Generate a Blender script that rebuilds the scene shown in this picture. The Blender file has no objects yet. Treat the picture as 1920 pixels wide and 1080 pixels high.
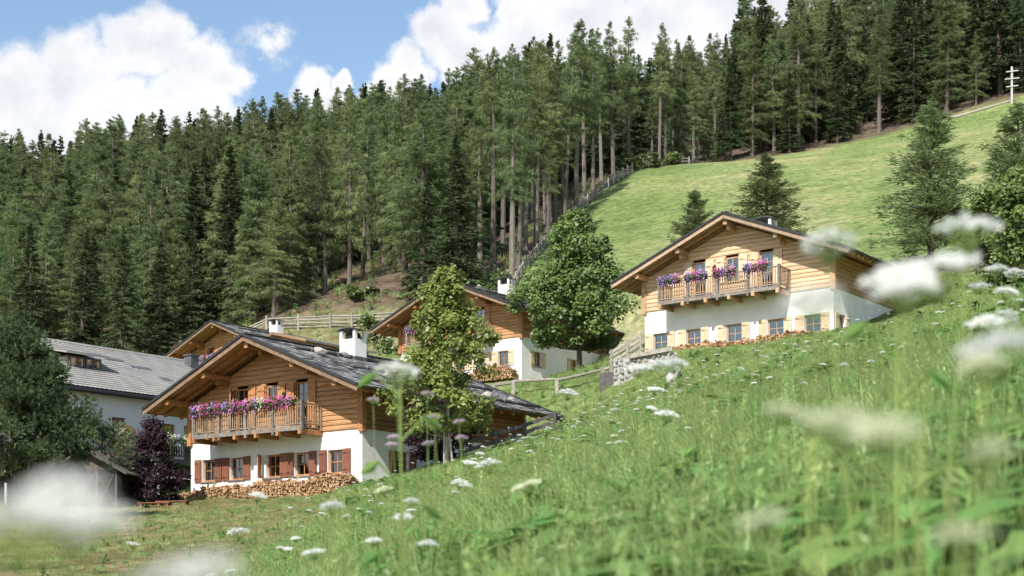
import bpy, math, random
import numpy as np
from mathutils import Vector, Matrix

random.seed(7)
rng = np.random.default_rng(7)
SC = bpy.context.scene
COL = SC.collection
PI = math.pi

# ------------------------------------------------------------------ camera, sky, sun, exposure
F, HY = 2667.0, 1090.0           # focal length and eye level in pixels of a 1920 px wide picture
cam_d = bpy.data.cameras.new('camera'); cam = bpy.data.objects.new('camera', cam_d); COL.objects.link(cam)
cam.location = (0, 0, 0); cam.rotation_euler = (PI/2, 0, 0)
cam_d.sensor_width = 36; cam_d.lens = F/1920*36
cam_d.shift_y = (HY-540)/1920
cam_d.clip_start = 0.05; cam_d.clip_end = 5000
cam_d.dof.use_dof = True; cam_d.dof.focus_distance = 78; cam_d.dof.aperture_fstop = 3.7
SC.camera = cam

SUN_EL = math.radians(43); _h = Vector((-0.433, -0.90)).normalized()
SUN = Vector((_h.x*math.cos(SUN_EL), _h.y*math.cos(SUN_EL), math.sin(SUN_EL)))
sun_d = bpy.data.lights.new('sun', 'SUN'); sun = bpy.data.objects.new('sun', sun_d); COL.objects.link(sun)
sun_d.energy = 5.0; sun_d.angle = math.radians(0.55); sun_d.color = (1.0, 0.955, 0.89)
sun.rotation_euler = SUN.to_track_quat('Z', 'Y').to_euler(); sun.location = (-40, -60, 80)

SC.view_settings.view_transform = 'Standard'
try: SC.view_settings.look = 'None'
except Exception: pass
SC.view_settings.exposure = 0.52; SC.view_settings.gamma = 1.0
SC.cycles.use_denoising = True
SC.cycles.use_adaptive_sampling = True; SC.cycles.adaptive_threshold = .03
SC.cycles.max_bounces = 4; SC.cycles.diffuse_bounces = 2; SC.cycles.glossy_bounces = 2; SC.cycles.transmission_bounces = 3; SC.cycles.transparent_max_bounces = 8
SC.cycles.caustics_reflective = False; SC.cycles.caustics_refractive = False

def build_world():
    w = bpy.data.worlds.new('World'); SC.world = w; w.use_nodes = True
    nt = w.node_tree; N = nt.nodes; L = nt.links; N.clear()
    def nd(t, **k):
        n = N.new(t)
        for a, b in k.items(): setattr(n, a, b)
        return n
    def math_(op, a, b=None, clamp=False):
        n = nd('ShaderNodeMath', operation=op); n.use_clamp = clamp
        for i, x in enumerate((a, b)):
            if x is None: continue
            if isinstance(x, (int, float)): n.inputs[i].default_value = x
            else: L.new(x, n.inputs[i])
        return n.outputs[0]
    def smooth(x, a, b):
        n = nd('ShaderNodeMapRange', interpolation_type='SMOOTHSTEP'); L.new(x, n.inputs[0])
        n.inputs[1].default_value = a; n.inputs[2].default_value = b
        return n.outputs[0]
    def noise(vec, scale, detail=6, rough=.55):
        n = nd('ShaderNodeTexNoise'); L.new(vec, n.inputs['Vector'])
        n.inputs['Scale'].default_value = scale; n.inputs['Detail'].default_value = detail; n.inputs['Roughness'].default_value = rough
        return n
    tc = nd('ShaderNodeTexCoord'); sep = nd('ShaderNodeSeparateXYZ'); L.new(tc.outputs['Generated'], sep.inputs[0])
    x, y, z = sep.outputs
    ys = math_('MAXIMUM', y, 0.05)
    U = math_('DIVIDE', x, ys); V = math_('DIVIDE', z, ys)
    comb = nd('ShaderNodeCombineXYZ'); L.new(U, comb.inputs[0]); L.new(V, comb.inputs[1])
    w1 = noise(comb.outputs[0], 26, 7, .6)
    off = nd('ShaderNodeVectorMath', operation='SUBTRACT'); L.new(w1.outputs['Color'], off.inputs[0]); off.inputs[1].default_value = (.5, .5, .5)
    sc = nd('ShaderNodeVectorMath', operation='SCALE'); L.new(off.outputs[0], sc.inputs[0]); sc.inputs['Scale'].default_value = 0.042
    ad = nd('ShaderNodeVectorMath', operation='ADD'); L.new(comb.outputs[0], ad.inputs[0]); L.new(sc.outputs[0], ad.inputs[1])
    flat = nd('ShaderNodeVectorMath', operation='MULTIPLY'); L.new(ad.outputs[0], flat.inputs[0]); flat.inputs[1].default_value = (1, 1, 0)
    # cumulus banks: centre and radius as bearings
    puffs = [(30,190,120),(140,150,105),(250,95,70),(300,85,80),(375,120,78),(425,150,45),(215,235,110),(350,215,110),(60,265,120),
             (585,165,42),(640,150,26),(610,200,50),(765,135,50),(735,160,50),(830,55,66),(880,110,80),(985,95,105),(1100,60,120),(1260,40,140),(1420,0,150),
             (870,5,50),(1010,-10,85),(700,190,40),(960,20,40),(-120,160,130),(1600,-60,160)]
    acc = None
    for (px, py, r) in puffs:
        d = nd('ShaderNodeVectorMath', operation='DISTANCE'); L.new(flat.outputs[0], d.inputs[0])
        d.inputs[1].default_value = ((px-960)/F, (HY-py)/F, 0)
        m = nd('ShaderNodeMath', operation='MULTIPLY_ADD'); L.new(d.outputs['Value'], m.inputs[0])
        m.inputs[1].default_value = -F/r; m.inputs[2].default_value = 1.0
        acc = m.outputs[0] if acc is None else math_('MAXIMUM', acc, m.outputs[0])
    fine = noise(comb.outputs[0], 60, 6, .62)
    field = math_('ADD', acc, math_('MULTIPLY', math_('SUBTRACT', fine.outputs['Fac'], .5), .5))
    near = smooth(field, -0.12, 0.36)
    # the same kind of cloud everywhere else
    mp = nd('ShaderNodeMapping'); L.new(tc.outputs['Generated'], mp.inputs[0]); mp.inputs['Scale'].default_value = (1, 1, 2.2)
    g = noise(mp.outputs[0], 2.6, 9, .56)
    gen = smooth(g.outputs['Fac'], .53, .63)
    ax = math_('ABSOLUTE', math_('ADD', U, .05))
    inx = math_('SUBTRACT', 1.0, smooth(ax, .36, .6)); iny = math_('SUBTRACT', 1.0, smooth(V, .43, .6))
    inside = math_('MULTIPLY', math_('MULTIPLY', inx, iny), smooth(y, .1, .3))
    # thin wisp
    wd = nd('ShaderNodeVectorMath', operation='DISTANCE'); L.new(flat.outputs[0], wd.inputs[0]); wd.inputs[1].default_value = ((500-960)/F, (HY-85)/F, 0)
    wm = smooth(wd.outputs['Value'], 75/F, 10/F)
    wn = smooth(noise(comb.outputs[0], 38, 7, .62).outputs['Fac'], .46, .68)
    wisp = math_('MULTIPLY', math_('MULTIPLY', wm, wn), .95)
    near = math_('MAXIMUM', near, wisp)
    mixd = nd('ShaderNodeMix', data_type='FLOAT'); L.new(inside, mixd.inputs[0]); L.new(gen, mixd.inputs[2]); L.new(near, mixd.inputs[3])
    dens = mixd.outputs[0]
    # cloud brightness: thick middles a little greyer than sunlit rims
    shade = noise(comb.outputs[0], 13, 7, .6)
    body = math_('ADD', math_('MULTIPLY', smooth(field, .25, 1.1), .30), math_('MULTIPLY', smooth(shade.outputs['Fac'], .35, .68), .7), True)
    cr = nd('ShaderNodeValToRGB'); L.new(body, cr.inputs[0])
    cr.color_ramp.elements[0].color = (6.0, 6.0, 6.1, 1); cr.color_ramp.elements[1].color = (4.1, 4.3, 4.75, 1)
    sky = nd('ShaderNodeTexSky', sky_type='NISHITA'); sky.sun_disc = False
    sky.sun_elevation = SUN_EL; sky.sun_rotation = math.atan2(SUN.x, SUN.y); sky.altitude = 300; sky.air_density = 1.3; sky.dust_density = .7; sky.ozone_density = 2.2
    mix = nd('ShaderNodeMix', data_type='RGBA'); L.new(dens, mix.inputs[0]); L.new(sky.outputs[0], mix.inputs[6]); L.new(cr.outputs[0], mix.inputs[7])
    bg = nd('ShaderNodeBackground'); L.new(mix.outputs[2], bg.inputs[0]); bg.inputs[1].default_value = 0.125
    out = nd('ShaderNodeOutputWorld'); L.new(bg.outputs[0], out.inputs[0])
build_world()
SC.world.cycles.sampling_method = 'MANUAL'; SC.world.cycles.sample_map_resolution = 512

# ------------------------------------------------------------------ helpers
def P(px, py, Z): return Vector(((px-960)/F*Z, Z, (HY-py)/F*Z))
def link(o): COL.objects.link(o); return o
def tag(o, label=None, cat=None, group=None, kind=None):
    if label: o['label'] = label
    if cat: o['category'] = cat
    if group: o['group'] = group
    if kind: o['kind'] = kind
    return o
def empty(name, loc=(0,0,0), rz=0.0, parent=None):
    o = bpy.data.objects.new(name, None); link(o); o.location = loc; o.rotation_euler = (0, 0, rz)
    o.empty_display_size = .3
    if parent: o.parent = parent
    return o
def obj(name, me, mat=None, parent=None, loc=(0,0,0), rot=(0,0,0), scale=(1,1,1)):
    o = bpy.data.objects.new(name, me); link(o)
    if mat is not None and not me.materials: me.materials.append(mat)
    o.location = loc; o.rotation_euler = rot; o.scale = scale
    if parent: o.parent = parent
    return o
def copy_tree(o, parent=None):
    c = o.copy(); link(c); c.parent = parent
    for ch in o.children: copy_tree(ch, c)
    return c

class MB:
    def __init__(s): s.v = []; s.f = []
    def add(s, vs, fs):
        n = len(s.v); s.v += [tuple(v) for v in vs]; s.f += [tuple(i+n for i in f) for f in fs]; return s
    def box(s, x0, x1, y0, y1, z0, z1):
        v = [(x0,y0,z0),(x1,y0,z0),(x1,y1,z0),(x0,y1,z0),(x0,y0,z1),(x1,y0,z1),(x1,y1,z1),(x0,y1,z1)]
        return s.add(v, [(3,2,1,0),(4,5,6,7),(0,1,5,4),(1,2,6,5),(2,3,7,6),(3,0,4,7)])
    def beam(s, p0, p1, w, h, up=(0,0,1), ch=0.0):
        p0 = Vector(p0); p1 = Vector(p1); d = (p1-p0).normalized(); up = Vector(up)
        sd = d.cross(up).normalized(); u = sd.cross(d).normalized(); a = sd*w/2; b = u*h/2
        if ch <= 0:
            prof = [-a-b, a-b, a+b, -a+b]
        else:
            k = 1-ch
            prof = [-a*k-b, a*k-b, a-b*k, a+b*k, a*k+b, -a*k+b, -a+b*k, -a-b*k]
        n = len(prof); v = [p0+q for q in prof]+[p1+q for q in prof]
        f = [tuple(range(n))[::-1], tuple(range(n, 2*n))]+[(i, (i+1) % n, n+(i+1) % n, n+i) for i in range(n)]
        return s.add(v, f)
    def tube(s, pts, rad, n=6, cap=True):
        pts = [Vector(p) for p in pts]
        if not hasattr(rad, '__len__'): rad = [rad]*len(pts)
        vs = []; fs = []
        for i, p in enumerate(pts):
            d = (pts[min(i+1, len(pts)-1)]-pts[max(i-1, 0)]).normalized()
            ref = Vector((1,0,0)) if abs(d.x) < .8 else Vector((0,1,0))
            a = d.cross(ref).normalized(); b = d.cross(a)
            vs += [p+(a*math.cos(2*PI*k/n)+b*math.sin(2*PI*k/n))*rad[i] for k in range(n)]
        for i in range(len(pts)-1):
            for k in range(n): fs.append((i*n+k, i*n+(k+1) % n, (i+1)*n+(k+1) % n, (i+1)*n+k))
        if cap: fs += [tuple(range(n))[::-1], tuple(range((len(pts)-1)*n, len(pts)*n))]
        return s.add(vs, fs)
    def prism(s, poly, off):
        n = len(poly); off = Vector(off); v = [Vector(p) for p in poly]; v += [p+off for p in v]
        return s.add(v, [tuple(range(n)), tuple(range(n, 2*n))[::-1]]+[(i, n+i, n+(i+1) % n, (i+1) % n) for i in range(n)])
    def mesh(s, name, smooth=False):
        me = bpy.data.meshes.new(name); me.from_pydata(s.v, [], s.f); me.update()
        if smooth: me.polygons.foreach_set('use_smooth', [True]*len(me.polygons))
        return me
    def build(s, name, mat, parent=None, smooth=False, **k): return obj(name, s.mesh(name, smooth), mat, parent, **k)

def fast_mesh(name, V, Fq):
    """V (n,3) array, Fq (m,k) array of k-gons"""
    V = np.ascontiguousarray(V, dtype=np.float32); Fq = np.ascontiguousarray(Fq, dtype=np.int32)
    m, k = Fq.shape; me = bpy.data.meshes.new(name)
    me.vertices.add(len(V)); me.vertices.foreach_set('co', V.ravel())
    me.loops.add(m*k); me.loops.foreach_set('vertex_index', Fq.ravel())
    me.polygons.add(m); me.polygons.foreach_set('loop_start', np.arange(0, m*k, k, dtype=np.int32))
    me.update(calc_edges=True); return me
def rhombi(name, C, A, B, skew=0.0):
    C = np.asarray(C); A = np.asarray(A); B = np.asarray(B); n = len(C)
    V = np.stack([C-A, C+B+A*skew, C+A, C-B+A*skew], 1).reshape(-1, 3)
    return fast_mesh(name, V, np.arange(4*n).reshape(n, 4))
def unit(a): return a/np.maximum(np.linalg.norm(a, axis=-1, keepdims=True), 1e-9)

# ------------------------------------------------------------------ materials
def _mat(name):
    m = bpy.data.materials.new(name); m.use_nodes = True; nt = m.node_tree
    return m, nt, nt.nodes, nt.links, nt.nodes['Principled BSDF']
def surf(name, c1, c2=None, scale=4.0, stretch=(1,1,1), rough=.8, bump=0.0, bscale=None, rand=0.0, metal=0.0, detail=5, c3=None, spec=.3):
    m, nt, N, L, b = _mat(name)
    b.inputs['Roughness'].default_value = rough; b.inputs['Metallic'].default_value = metal
    b.inputs['Specular IOR Level'].default_value = spec
    c2 = c2 or c1
    tc = N.new('ShaderNodeTexCoord'); mp = N.new('ShaderNodeMapping'); L.new(tc.outputs['Object'], mp.inputs[0]); mp.inputs['Scale'].default_value = stretch
    nz = N.new('ShaderNodeTexNoise'); L.new(mp.outputs[0], nz.inputs[0]); nz.inputs['Scale'].default_value = scale; nz.inputs['Detail'].default_value = detail; nz.inputs['Roughness'].default_value = .6
    cr = N.new('ShaderNodeValToRGB'); L.new(nz.outputs[0], cr.inputs[0])
    cr.color_ramp.elements[0].position = .3; cr.color_ramp.elements[1].position = .7
    cr.color_ramp.elements[0].color = (*c1, 1); cr.color_ramp.elements[1].color = (*c2, 1)
    if c3:
        e = cr.color_ramp.elements.new(.5); e.color = (*c3, 1)
    col = cr.outputs[0]
    if rand > 0:
        oi = N.new('ShaderNodeObjectInfo'); mr = N.new('ShaderNodeMapRange'); L.new(oi.outputs['Random'], mr.inputs[0])
        mr.inputs[3].default_value = 1-rand; mr.inputs[4].default_value = 1+rand
        hs = N.new('ShaderNodeHueSaturation'); L.new(col, hs.inputs['Color']); L.new(mr.outputs[0], hs.inputs['Value']); col = hs.outputs[0]
    L.new(col, b.inputs['Base Color'])
    if bump > 0:
        bp = N.new('ShaderNodeBump'); bp.inputs['Strength'].default_value = bump; bp.inputs['Distance'].default_value = .05
        n2 = N.new('ShaderNodeTexNoise'); L.new(mp.outputs[0], n2.inputs[0]); n2.inputs['Scale'].default_value = bscale or scale*3; n2.inputs['Detail'].default_value = 4
        L.new(n2.outputs[0], bp.inputs['Height']); L.new(bp.outputs[0], b.inputs['Normal'])
    return m
def island(name, cols, rough=.85, bump=0.0, spec=.3):
    m, nt, N, L, b = _mat(name); b.inputs['Roughness'].default_value = rough; b.inputs['Specular IOR Level'].default_value = spec
    g = N.new('ShaderNodeNewGeometry'); cr = N.new('ShaderNodeValToRGB'); L.new(g.outputs['Random Per Island'], cr.inputs[0])
    e = cr.color_ramp.elements; n = len(cols)
    e[0].color = (*cols[0], 1); e[1].color = (*cols[-1], 1)
    for i in range(1, n-1): k = e.new(i/(n-1)); k.color = (*cols[i], 1)
    tc = N.new('ShaderNodeTexCoord'); nz = N.new('ShaderNodeTexNoise'); L.new(tc.outputs['Object'], nz.inputs[0]); nz.inputs['Scale'].default_value = 3; nz.inputs['Detail'].default_value = 8; nz.inputs['Roughness'].default_value = .7
    mr = N.new('ShaderNodeMapRange'); L.new(nz.outputs[0], mr.inputs[0]); mr.inputs[1].default_value = .3; mr.inputs[2].default_value = .7; mr.inputs[3].default_value = .7; mr.inputs[4].default_value = 1.25
    hs = N.new('ShaderNodeHueSaturation'); L.new(cr.outputs[0], hs.inputs['Color']); L.new(mr.outputs[0], hs.inputs['Value']); L.new(hs.outputs[0], b.inputs['Base Color'])
    return m
def leafm(name, c1, c2, scale=1.2, trans=.35, rand=.18, hue=.02, gloss=0.0):
    m, nt, N, L, b = _mat(name); N.remove(b); out = N['Material Output']
    tc = N.new('ShaderNodeTexCoord'); nz = N.new('ShaderNodeTexNoise'); L.new(tc.outputs['Object'], nz.inputs[0]); nz.inputs['Scale'].default_value = scale; nz.inputs['Detail'].default_value = 4
    cr = N.new('ShaderNodeValToRGB'); L.new(nz.outputs[0], cr.inputs[0]); cr.color_ramp.elements[0].position = .32; cr.color_ramp.elements[1].position = .68
    cr.color_ramp.elements[0].color = (*c1, 1); cr.color_ramp.elements[1].color = (*c2, 1)
    oi = N.new('ShaderNodeObjectInfo'); hs = N.new('ShaderNodeHueSaturation'); L.new(cr.outputs[0], hs.inputs['Color'])
    mr = N.new('ShaderNodeMapRange'); L.new(oi.outputs['Random'], mr.inputs[0]); mr.inputs[3].default_value = 1-rand; mr.inputs[4].default_value = 1+rand; L.new(mr.outputs[0], hs.inputs['Value'])
    m3 = N.new('ShaderNodeMath'); m3.operation = 'MULTIPLY'; L.new(oi.outputs['Random'], m3.inputs[0]); m3.inputs[1].default_value = 7.31
    m4 = N.new('ShaderNodeMath'); m4.operation = 'FRACT'; L.new(m3.outputs[0], m4.inputs[0])
    m2 = N.new('ShaderNodeMapRange'); L.new(m4.outputs[0], m2.inputs[0]); m2.inputs[3].default_value = .5-hue; m2.inputs[4].default_value = .5+hue; L.new(m2.outputs[0], hs.inputs['Hue'])
    d = N.new('ShaderNodeBsdfDiffuse'); t = N.new('ShaderNodeBsdfTranslucent'); mx = N.new('ShaderNodeMixShader'); mx.inputs[0].default_value = trans
    L.new(hs.outputs[0], d.inputs[0]); L.new(hs.outputs[0], t.inputs[0]); L.new(d.outputs[0], mx.inputs[1]); L.new(t.outputs[0], mx.inputs[2])
    last = mx.outputs[0]
    if gloss > 0:
        gl = N.new('ShaderNodeBsdfGlossy'); gl.inputs['Roughness'].default_value = .42; gl.inputs[0].default_value = (1, 1, 1, 1)
        m5 = N.new('ShaderNodeMixShader'); m5.inputs[0].default_value = gloss; L.new(last, m5.inputs[1]); L.new(gl.outputs[0], m5.inputs[2]); last = m5.outputs[0]
    L.new(last, out.inputs[0]); return m
def glassm(name):
    m, nt, N, L, b = _mat(name); N.remove(b); out = N['Material Output']
    g = N.new('ShaderNodeBsdfGlossy'); g.inputs['Roughness'].default_value = .03
    t = N.new('ShaderNodeBsdfTransparent'); t.inputs[0].default_value = (.62, .66, .66, 1)
    lw = N.new('ShaderNodeLayerWeight'); lw.inputs[0].default_value = .35
    mr = N.new('ShaderNodeMapRange'); L.new(lw.outputs['Fresnel'], mr.inputs[0]); mr.inputs[3].default_value = .16; mr.inputs[4].default_value = 1
    mx = N.new('ShaderNodeMixShader'); L.new(mr.outputs[0], mx.inputs[0]); L.new(t.outputs[0], mx.inputs[1]); L.new(g.outputs[0], mx.inputs[2]); L.new(mx.outputs[0], out.inputs[0]); return m

M = {}
M['plaster'] = surf('white_plaster', (.73,.715,.68), (.85,.845,.825), .7, rough=.92, bump=.6, bscale=40, detail=9)
M['plaster_grey'] = surf('pale_plaster', (.62,.62,.61), (.70,.70,.69), 1.2, rough=.92, bump=.3, bscale=12)
# timber: honey brown boards, grain along x or y
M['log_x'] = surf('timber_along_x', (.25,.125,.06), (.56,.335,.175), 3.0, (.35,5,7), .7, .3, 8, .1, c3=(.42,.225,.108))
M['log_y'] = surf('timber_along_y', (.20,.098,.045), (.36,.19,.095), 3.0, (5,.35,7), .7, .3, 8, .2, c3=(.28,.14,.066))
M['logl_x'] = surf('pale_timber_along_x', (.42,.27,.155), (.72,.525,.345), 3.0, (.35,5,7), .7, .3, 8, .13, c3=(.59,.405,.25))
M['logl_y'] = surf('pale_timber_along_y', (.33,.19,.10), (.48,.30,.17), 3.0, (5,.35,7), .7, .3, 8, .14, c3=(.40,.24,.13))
M['beam'] = surf('beam_wood', (.26,.11,.042), (.44,.22,.09), 3, (2,2,2), .7, .25, 9, .15)
M['beam_l'] = surf('pale_beam_wood', (.36,.21,.115), (.54,.36,.215), 3, (2,2,2), .7, .25, 9, .12)
M['board'] = surf('soffit_boards', (.34,.19,.095), (.50,.30,.16), 4, (6,1,6), .8, .3, 12)
M['grey_wood'] = surf('weathered_grey_wood', (.12,.10,.085), (.27,.235,.20), 5, (1,1,1), .85, .4, 14, .18)
M['fence'] = surf('silvery_fence_wood', (.20,.18,.155), (.38,.345,.30), 5, (1,1,1), .88, .4, 14, .2)
M['fence_dark'] = surf('dark_fence_wood', (.055,.052,.05), (.13,.12,.115), 5, (1,1,1), .85, .3, 14, .15)
M['bright_wood'] = surf('silver_cross_wood', (.38,.37,.36), (.52,.51,.5), 4, rough=.85)
M['slat'] = surf('baluster_wood', (.18,.125,.08), (.36,.26,.17), 6, (1,1,.4), .8, .2, 14, .2)
M['red_shutter'] = surf('red_brown_shutter', (.15,.055,.033), (.27,.105,.062), 5, (6,6,.4), .6, .2, 14, .15)
M['pale_shutter'] = surf('pale_wood_shutter', (.50,.36,.225), (.70,.545,.38), 5, (4,4,.5), .65, .2, 14, .1)
M['mid_shutter'] = surf('orange_wood_shutter', (.36,.155,.06), (.50,.25,.11), 5, (4,4,.5), .65, .2, 14, .1)
M['shingle'] = island('weathered_shingle', [(.05,.048,.047),(.10,.097,.095),(.20,.195,.19),(.30,.292,.285),(.42,.41,.40)])
M['black'] = surf('black_metal', (.018,.018,.02), (.03,.03,.032), 8, rough=.45, spec=.5)
M['lead'] = surf('dark_flashing', (.06,.06,.065), (.10,.10,.105), 5, rough=.5, spec=.5)
M['bright_metal'] = surf('galvanised_metal', (.55,.56,.58), rough=.4, metal=.6)
M['stone'] = surf('pale_field_stone', (.30,.27,.24), (.52,.48,.44), 4, rough=.95, bump=.8, bscale=9, rand=.2)
M['rubble'] = surf('wall_stone', (.27,.255,.23), (.46,.44,.41), 4, rough=.95, bump=.8, bscale=9, rand=.25)
M['mortar'] = surf('mortar', (.30,.285,.26), (.4,.38,.35), 6, rough=.95)
M['firewood'] = island('split_firewood', [(.13,.07,.036),(.26,.15,.078),(.40,.25,.13),(.52,.34,.19),(.22,.13,.08)], .9)
M['barge'] = surf('weathered_barge_wood', (.15,.095,.06), (.30,.20,.13), 4, (1,1,1), .8, .3, 14, .15)
M['barge_l'] = surf('pale_weathered_barge_wood', (.27,.19,.13), (.42,.31,.22), 4, (1,1,1), .8, .3, 14, .15)
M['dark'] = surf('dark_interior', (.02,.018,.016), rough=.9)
M['glass'] = glassm('window_glass')
M['curtain'] = surf('curtain_cloth', (.62,.60,.58), (.75,.74,.72), 8, rough=.95)
M['tile'] = surf('grey_concrete_tile', (.22,.215,.2), (.33,.32,.30), 1.4, rough=.9, detail=7, bump=.2, bscale=30)
M['white_frame'] = surf('white_painted_frame', (.72,.73,.74), (.8,.8,.8), 4, rough=.5)
M['pot'] = surf('flower_box', (.07,.05,.04), (.11,.08,.06), 5)
M['bark'] = surf('grey_brown_bark', (.085,.07,.058), (.20,.172,.148), 5, (3,3,.5), .95, .6, 10, .3)
M['bark_dark'] = surf('dark_bark', (.06,.05,.04), (.14,.115,.095), 5, (3,3,.5), .95, .5, 10)
M['bark_pale'] = surf('pale_bark', (.26,.24,.21), (.42,.39,.35), 5, (3,3,.5), .95, .4, 10)
M['larch'] = leafm('larch_needles', (.098,.142,.055), (.215,.265,.12), .45, .38, .28, .022)
M['spruce'] = leafm('spruce_needles', (.042,.064,.030), (.10,.13,.06), .6, .22, .2, .02)
M['pine'] = leafm('pine_needles', (.05,.085,.04), (.135,.185,.09), .9, .28, .1, .01)
M['maple'] = leafm('maple_leaves', (.145,.205,.045), (.30,.36,.095), 1.3, .46, .08, .01, .02)
M['maple_dark'] = leafm('dark_maple_leaves', (.08,.138,.04), (.19,.26,.075), 1.0, .42, .08, .01, .02)
M['purple'] = leafm('purple_leaves', (.022,.012,.018), (.06,.03,.04), 1.5, .25, .1, .01, .015)
M['shrub'] = leafm('shrub_leaves', (.05,.085,.02), (.12,.165,.045), 1.2, .3, .15, .02, .03)
M['grass'] = leafm('meadow_grass_blades', (.255,.37,.115), (.49,.58,.24), .7, .5, .3, .03, .02)
M['grass_dry'] = leafm('dry_grass_blades', (.28,.25,.10), (.42,.37,.19), .7, .35, .2, .02)
M['herb'] = leafm('broad_meadow_leaves', (.12,.25,.06), (.25,.39,.11), .9, .45, .25, .02, .03)
M['stem'] = leafm('flower_stalk', (.14,.22,.06), (.24,.31,.11), 3, .2, .15, .02)
M['umbel'] = leafm('white_florets', (.80,.80,.76), (.90,.90,.87), 20, .42, .04, .005)
M['umbel_green'] = leafm('cream_florets', (.62,.66,.42), (.82,.83,.64), 20, .4, .06, .01)
M['lilac'] = leafm('lilac_florets', (.55,.42,.50), (.72,.60,.68), 20, .3, .08, .01)
M['magenta'] = leafm('magenta_petals', (.46,.06,.27), (.64,.17,.42), 8, .3, .1, .02)
M['violet'] = leafm('violet_petals', (.34,.19,.58), (.52,.36,.74), 8, .3, .1, .02)
M['pink'] = leafm('pink_petals', (.62,.20,.46), (.78,.42,.64), 8, .3, .1, .02)
M['cream'] = leafm('cream_petals', (.66,.68,.42), (.78,.78,.62), 8, .3, .1, .02)
M['white_petal'] = leafm('white_petals', (.72,.68,.72), (.82,.8,.82), 8, .3, .1, .02)
M['box_leaf'] = leafm('flower_box_leaves', (.04,.08,.02), (.10,.16,.04), 4, .3, .1, .02)

# ------------------------------------------------------------------ terrain height
ctrl = []
def cp(px, py, Z, dz=0.0): p = P(px, py, Z); ctrl.append((p.x, p.y, p.z+dz))
def near_plane(x, y): return -.92+.29*x+.105*y
for x, y in ((0,0),(4,0),(-4,0),(0,-12),(9,4),(-9,4),(-4,7),(4,7),(0,9),(8,12),(-6,13),(3,16),(14,8),(-14,10),(12,18),(20,0),(-20,-2),(0,-30),(30,-20),(-30,-20)):
    ctrl.append((x, y, near_plane(x, y)))
for a in ((300,1080,17),(480,1000,26),(640,934,38),(860,858,42),(1040,800,44),(1200,748,43),(1400,685,39),(1600,625,35),(1760,580,31),(1920,532,29),(2100,480,28)):
    cp(*a, dz=-.42)
for a in ((230,947,65),(340,940,66),(520,936,63),(680,920,60.5),(60,950,66),(-200,955,66),(200,1000,42),(330,1000,40),(100,1055,27),(-150,1060,26),(-300,1000,45),
          (800,874,64),(900,850,67),(1044,806,74),(1000,757,83),(1150,718,79),(1300,684,72.5),(1203,668,79.5),(1400,645,75.5),(1563,622,72),(1700,604,73),(1860,572,76),(2100,520,80),
          (985,711,99),(910,717,103),(1100,704,107),(1115,703,96),(960,742,86),(850,740,100),(760,760,105),
          (500,612,140),(620,600,138),(740,598,133),(310,655,150),(0,665,155),(-350,680,160),
          (950,548,128),(1040,442,160),(1080,397,178),(1180,324,208),
          (1240,312,216),(1400,300,231),(1600,267,239),(1800,215,241),(1900,186,239),(2200,110,240),(2500,40,240)):
    cp(*a)
ctrl += [(-21,123,15.4),(-31,131,15.7),(-12,118,15.6),(-22,76,4.0),(-31,86,4.6),(-14,88,6.2),(-45,80,4.4),(-42,115,13.5),(-70,110,12),(12,97,17.4),(24,130,30.6),(14,130,29.6),(34,110,25.6),(45,130,34.5),(50,95,22),
         (8,110,20.6),(4,118,22.6),(-115,300,72),(-52,300,82),(-29,300,86),(0,300,91),(38,300,95),(83,300,106),(150,300,119),(-160,400,84),(-40,400,98),(50,400,110),(110,400,126),(200,400,140),
         (-150,200,40),(-60,200,44.5),(-20,200,48),(-220,150,22),(-200,60,0),(-120,30,-6),(160,80,42),(130,30,30),(160,200,78),(-250,600,95),(0,600,118),(250,600,150)]
CT = np.array(ctrl); CX = CT[:, :2]/100.0
def _k(r2): return np.where(r2 > 1e-12, .5*r2*np.log(np.maximum(r2, 1e-12)), 0)
_n = len(CX); _A = np.zeros((_n+3, _n+3)); _d2 = ((CX[:, None]-CX[None])**2).sum(-1)
_A[:_n, :_n] = _k(_d2)+np.eye(_n)*2e-5; _A[:_n, _n] = 1; _A[:_n, _n+1:] = CX; _A[_n, :_n] = 1; _A[_n+1:, :_n] = CX.T
_w = np.linalg.solve(_A, np.concatenate([CT[:, 2], np.zeros(3)]))
def Hs(x, y):
    x = np.asarray(x, float).ravel()/100; y = np.asarray(y, float).ravel()/100; out = np.empty(len(x))
    for i in range(0, len(x), 20000):
        xs = x[i:i+20000]; ys = y[i:i+20000]
        d2 = (xs[:, None]-CX[:, 0])**2+(ys[:, None]-CX[:, 1])**2
        out[i:i+20000] = _k(d2)@_w[:_n]+_w[_n]+_w[_n+1]*xs+_w[_n+2]*ys
    return out
def H(x, y): return float(Hs([x], [y])[0])
# forest limit: distance as a function of bearing
_fb = np.array([(-2500,175),(-400,158),(0,147),(310,141),(500,140),(590,140),(740,137),(900,129),(945,127),(1040,159),(1080,177),(1180,209),(1240,217),(1400,233),(1600,241),(1800,243),(1900,241),(2600,243)], float)
def forest_limit(x, y): return np.interp(960+F*np.asarray(x)/np.maximum(np.asarray(y), 1.0), _fb[:, 0], _fb[:, 1])

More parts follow.
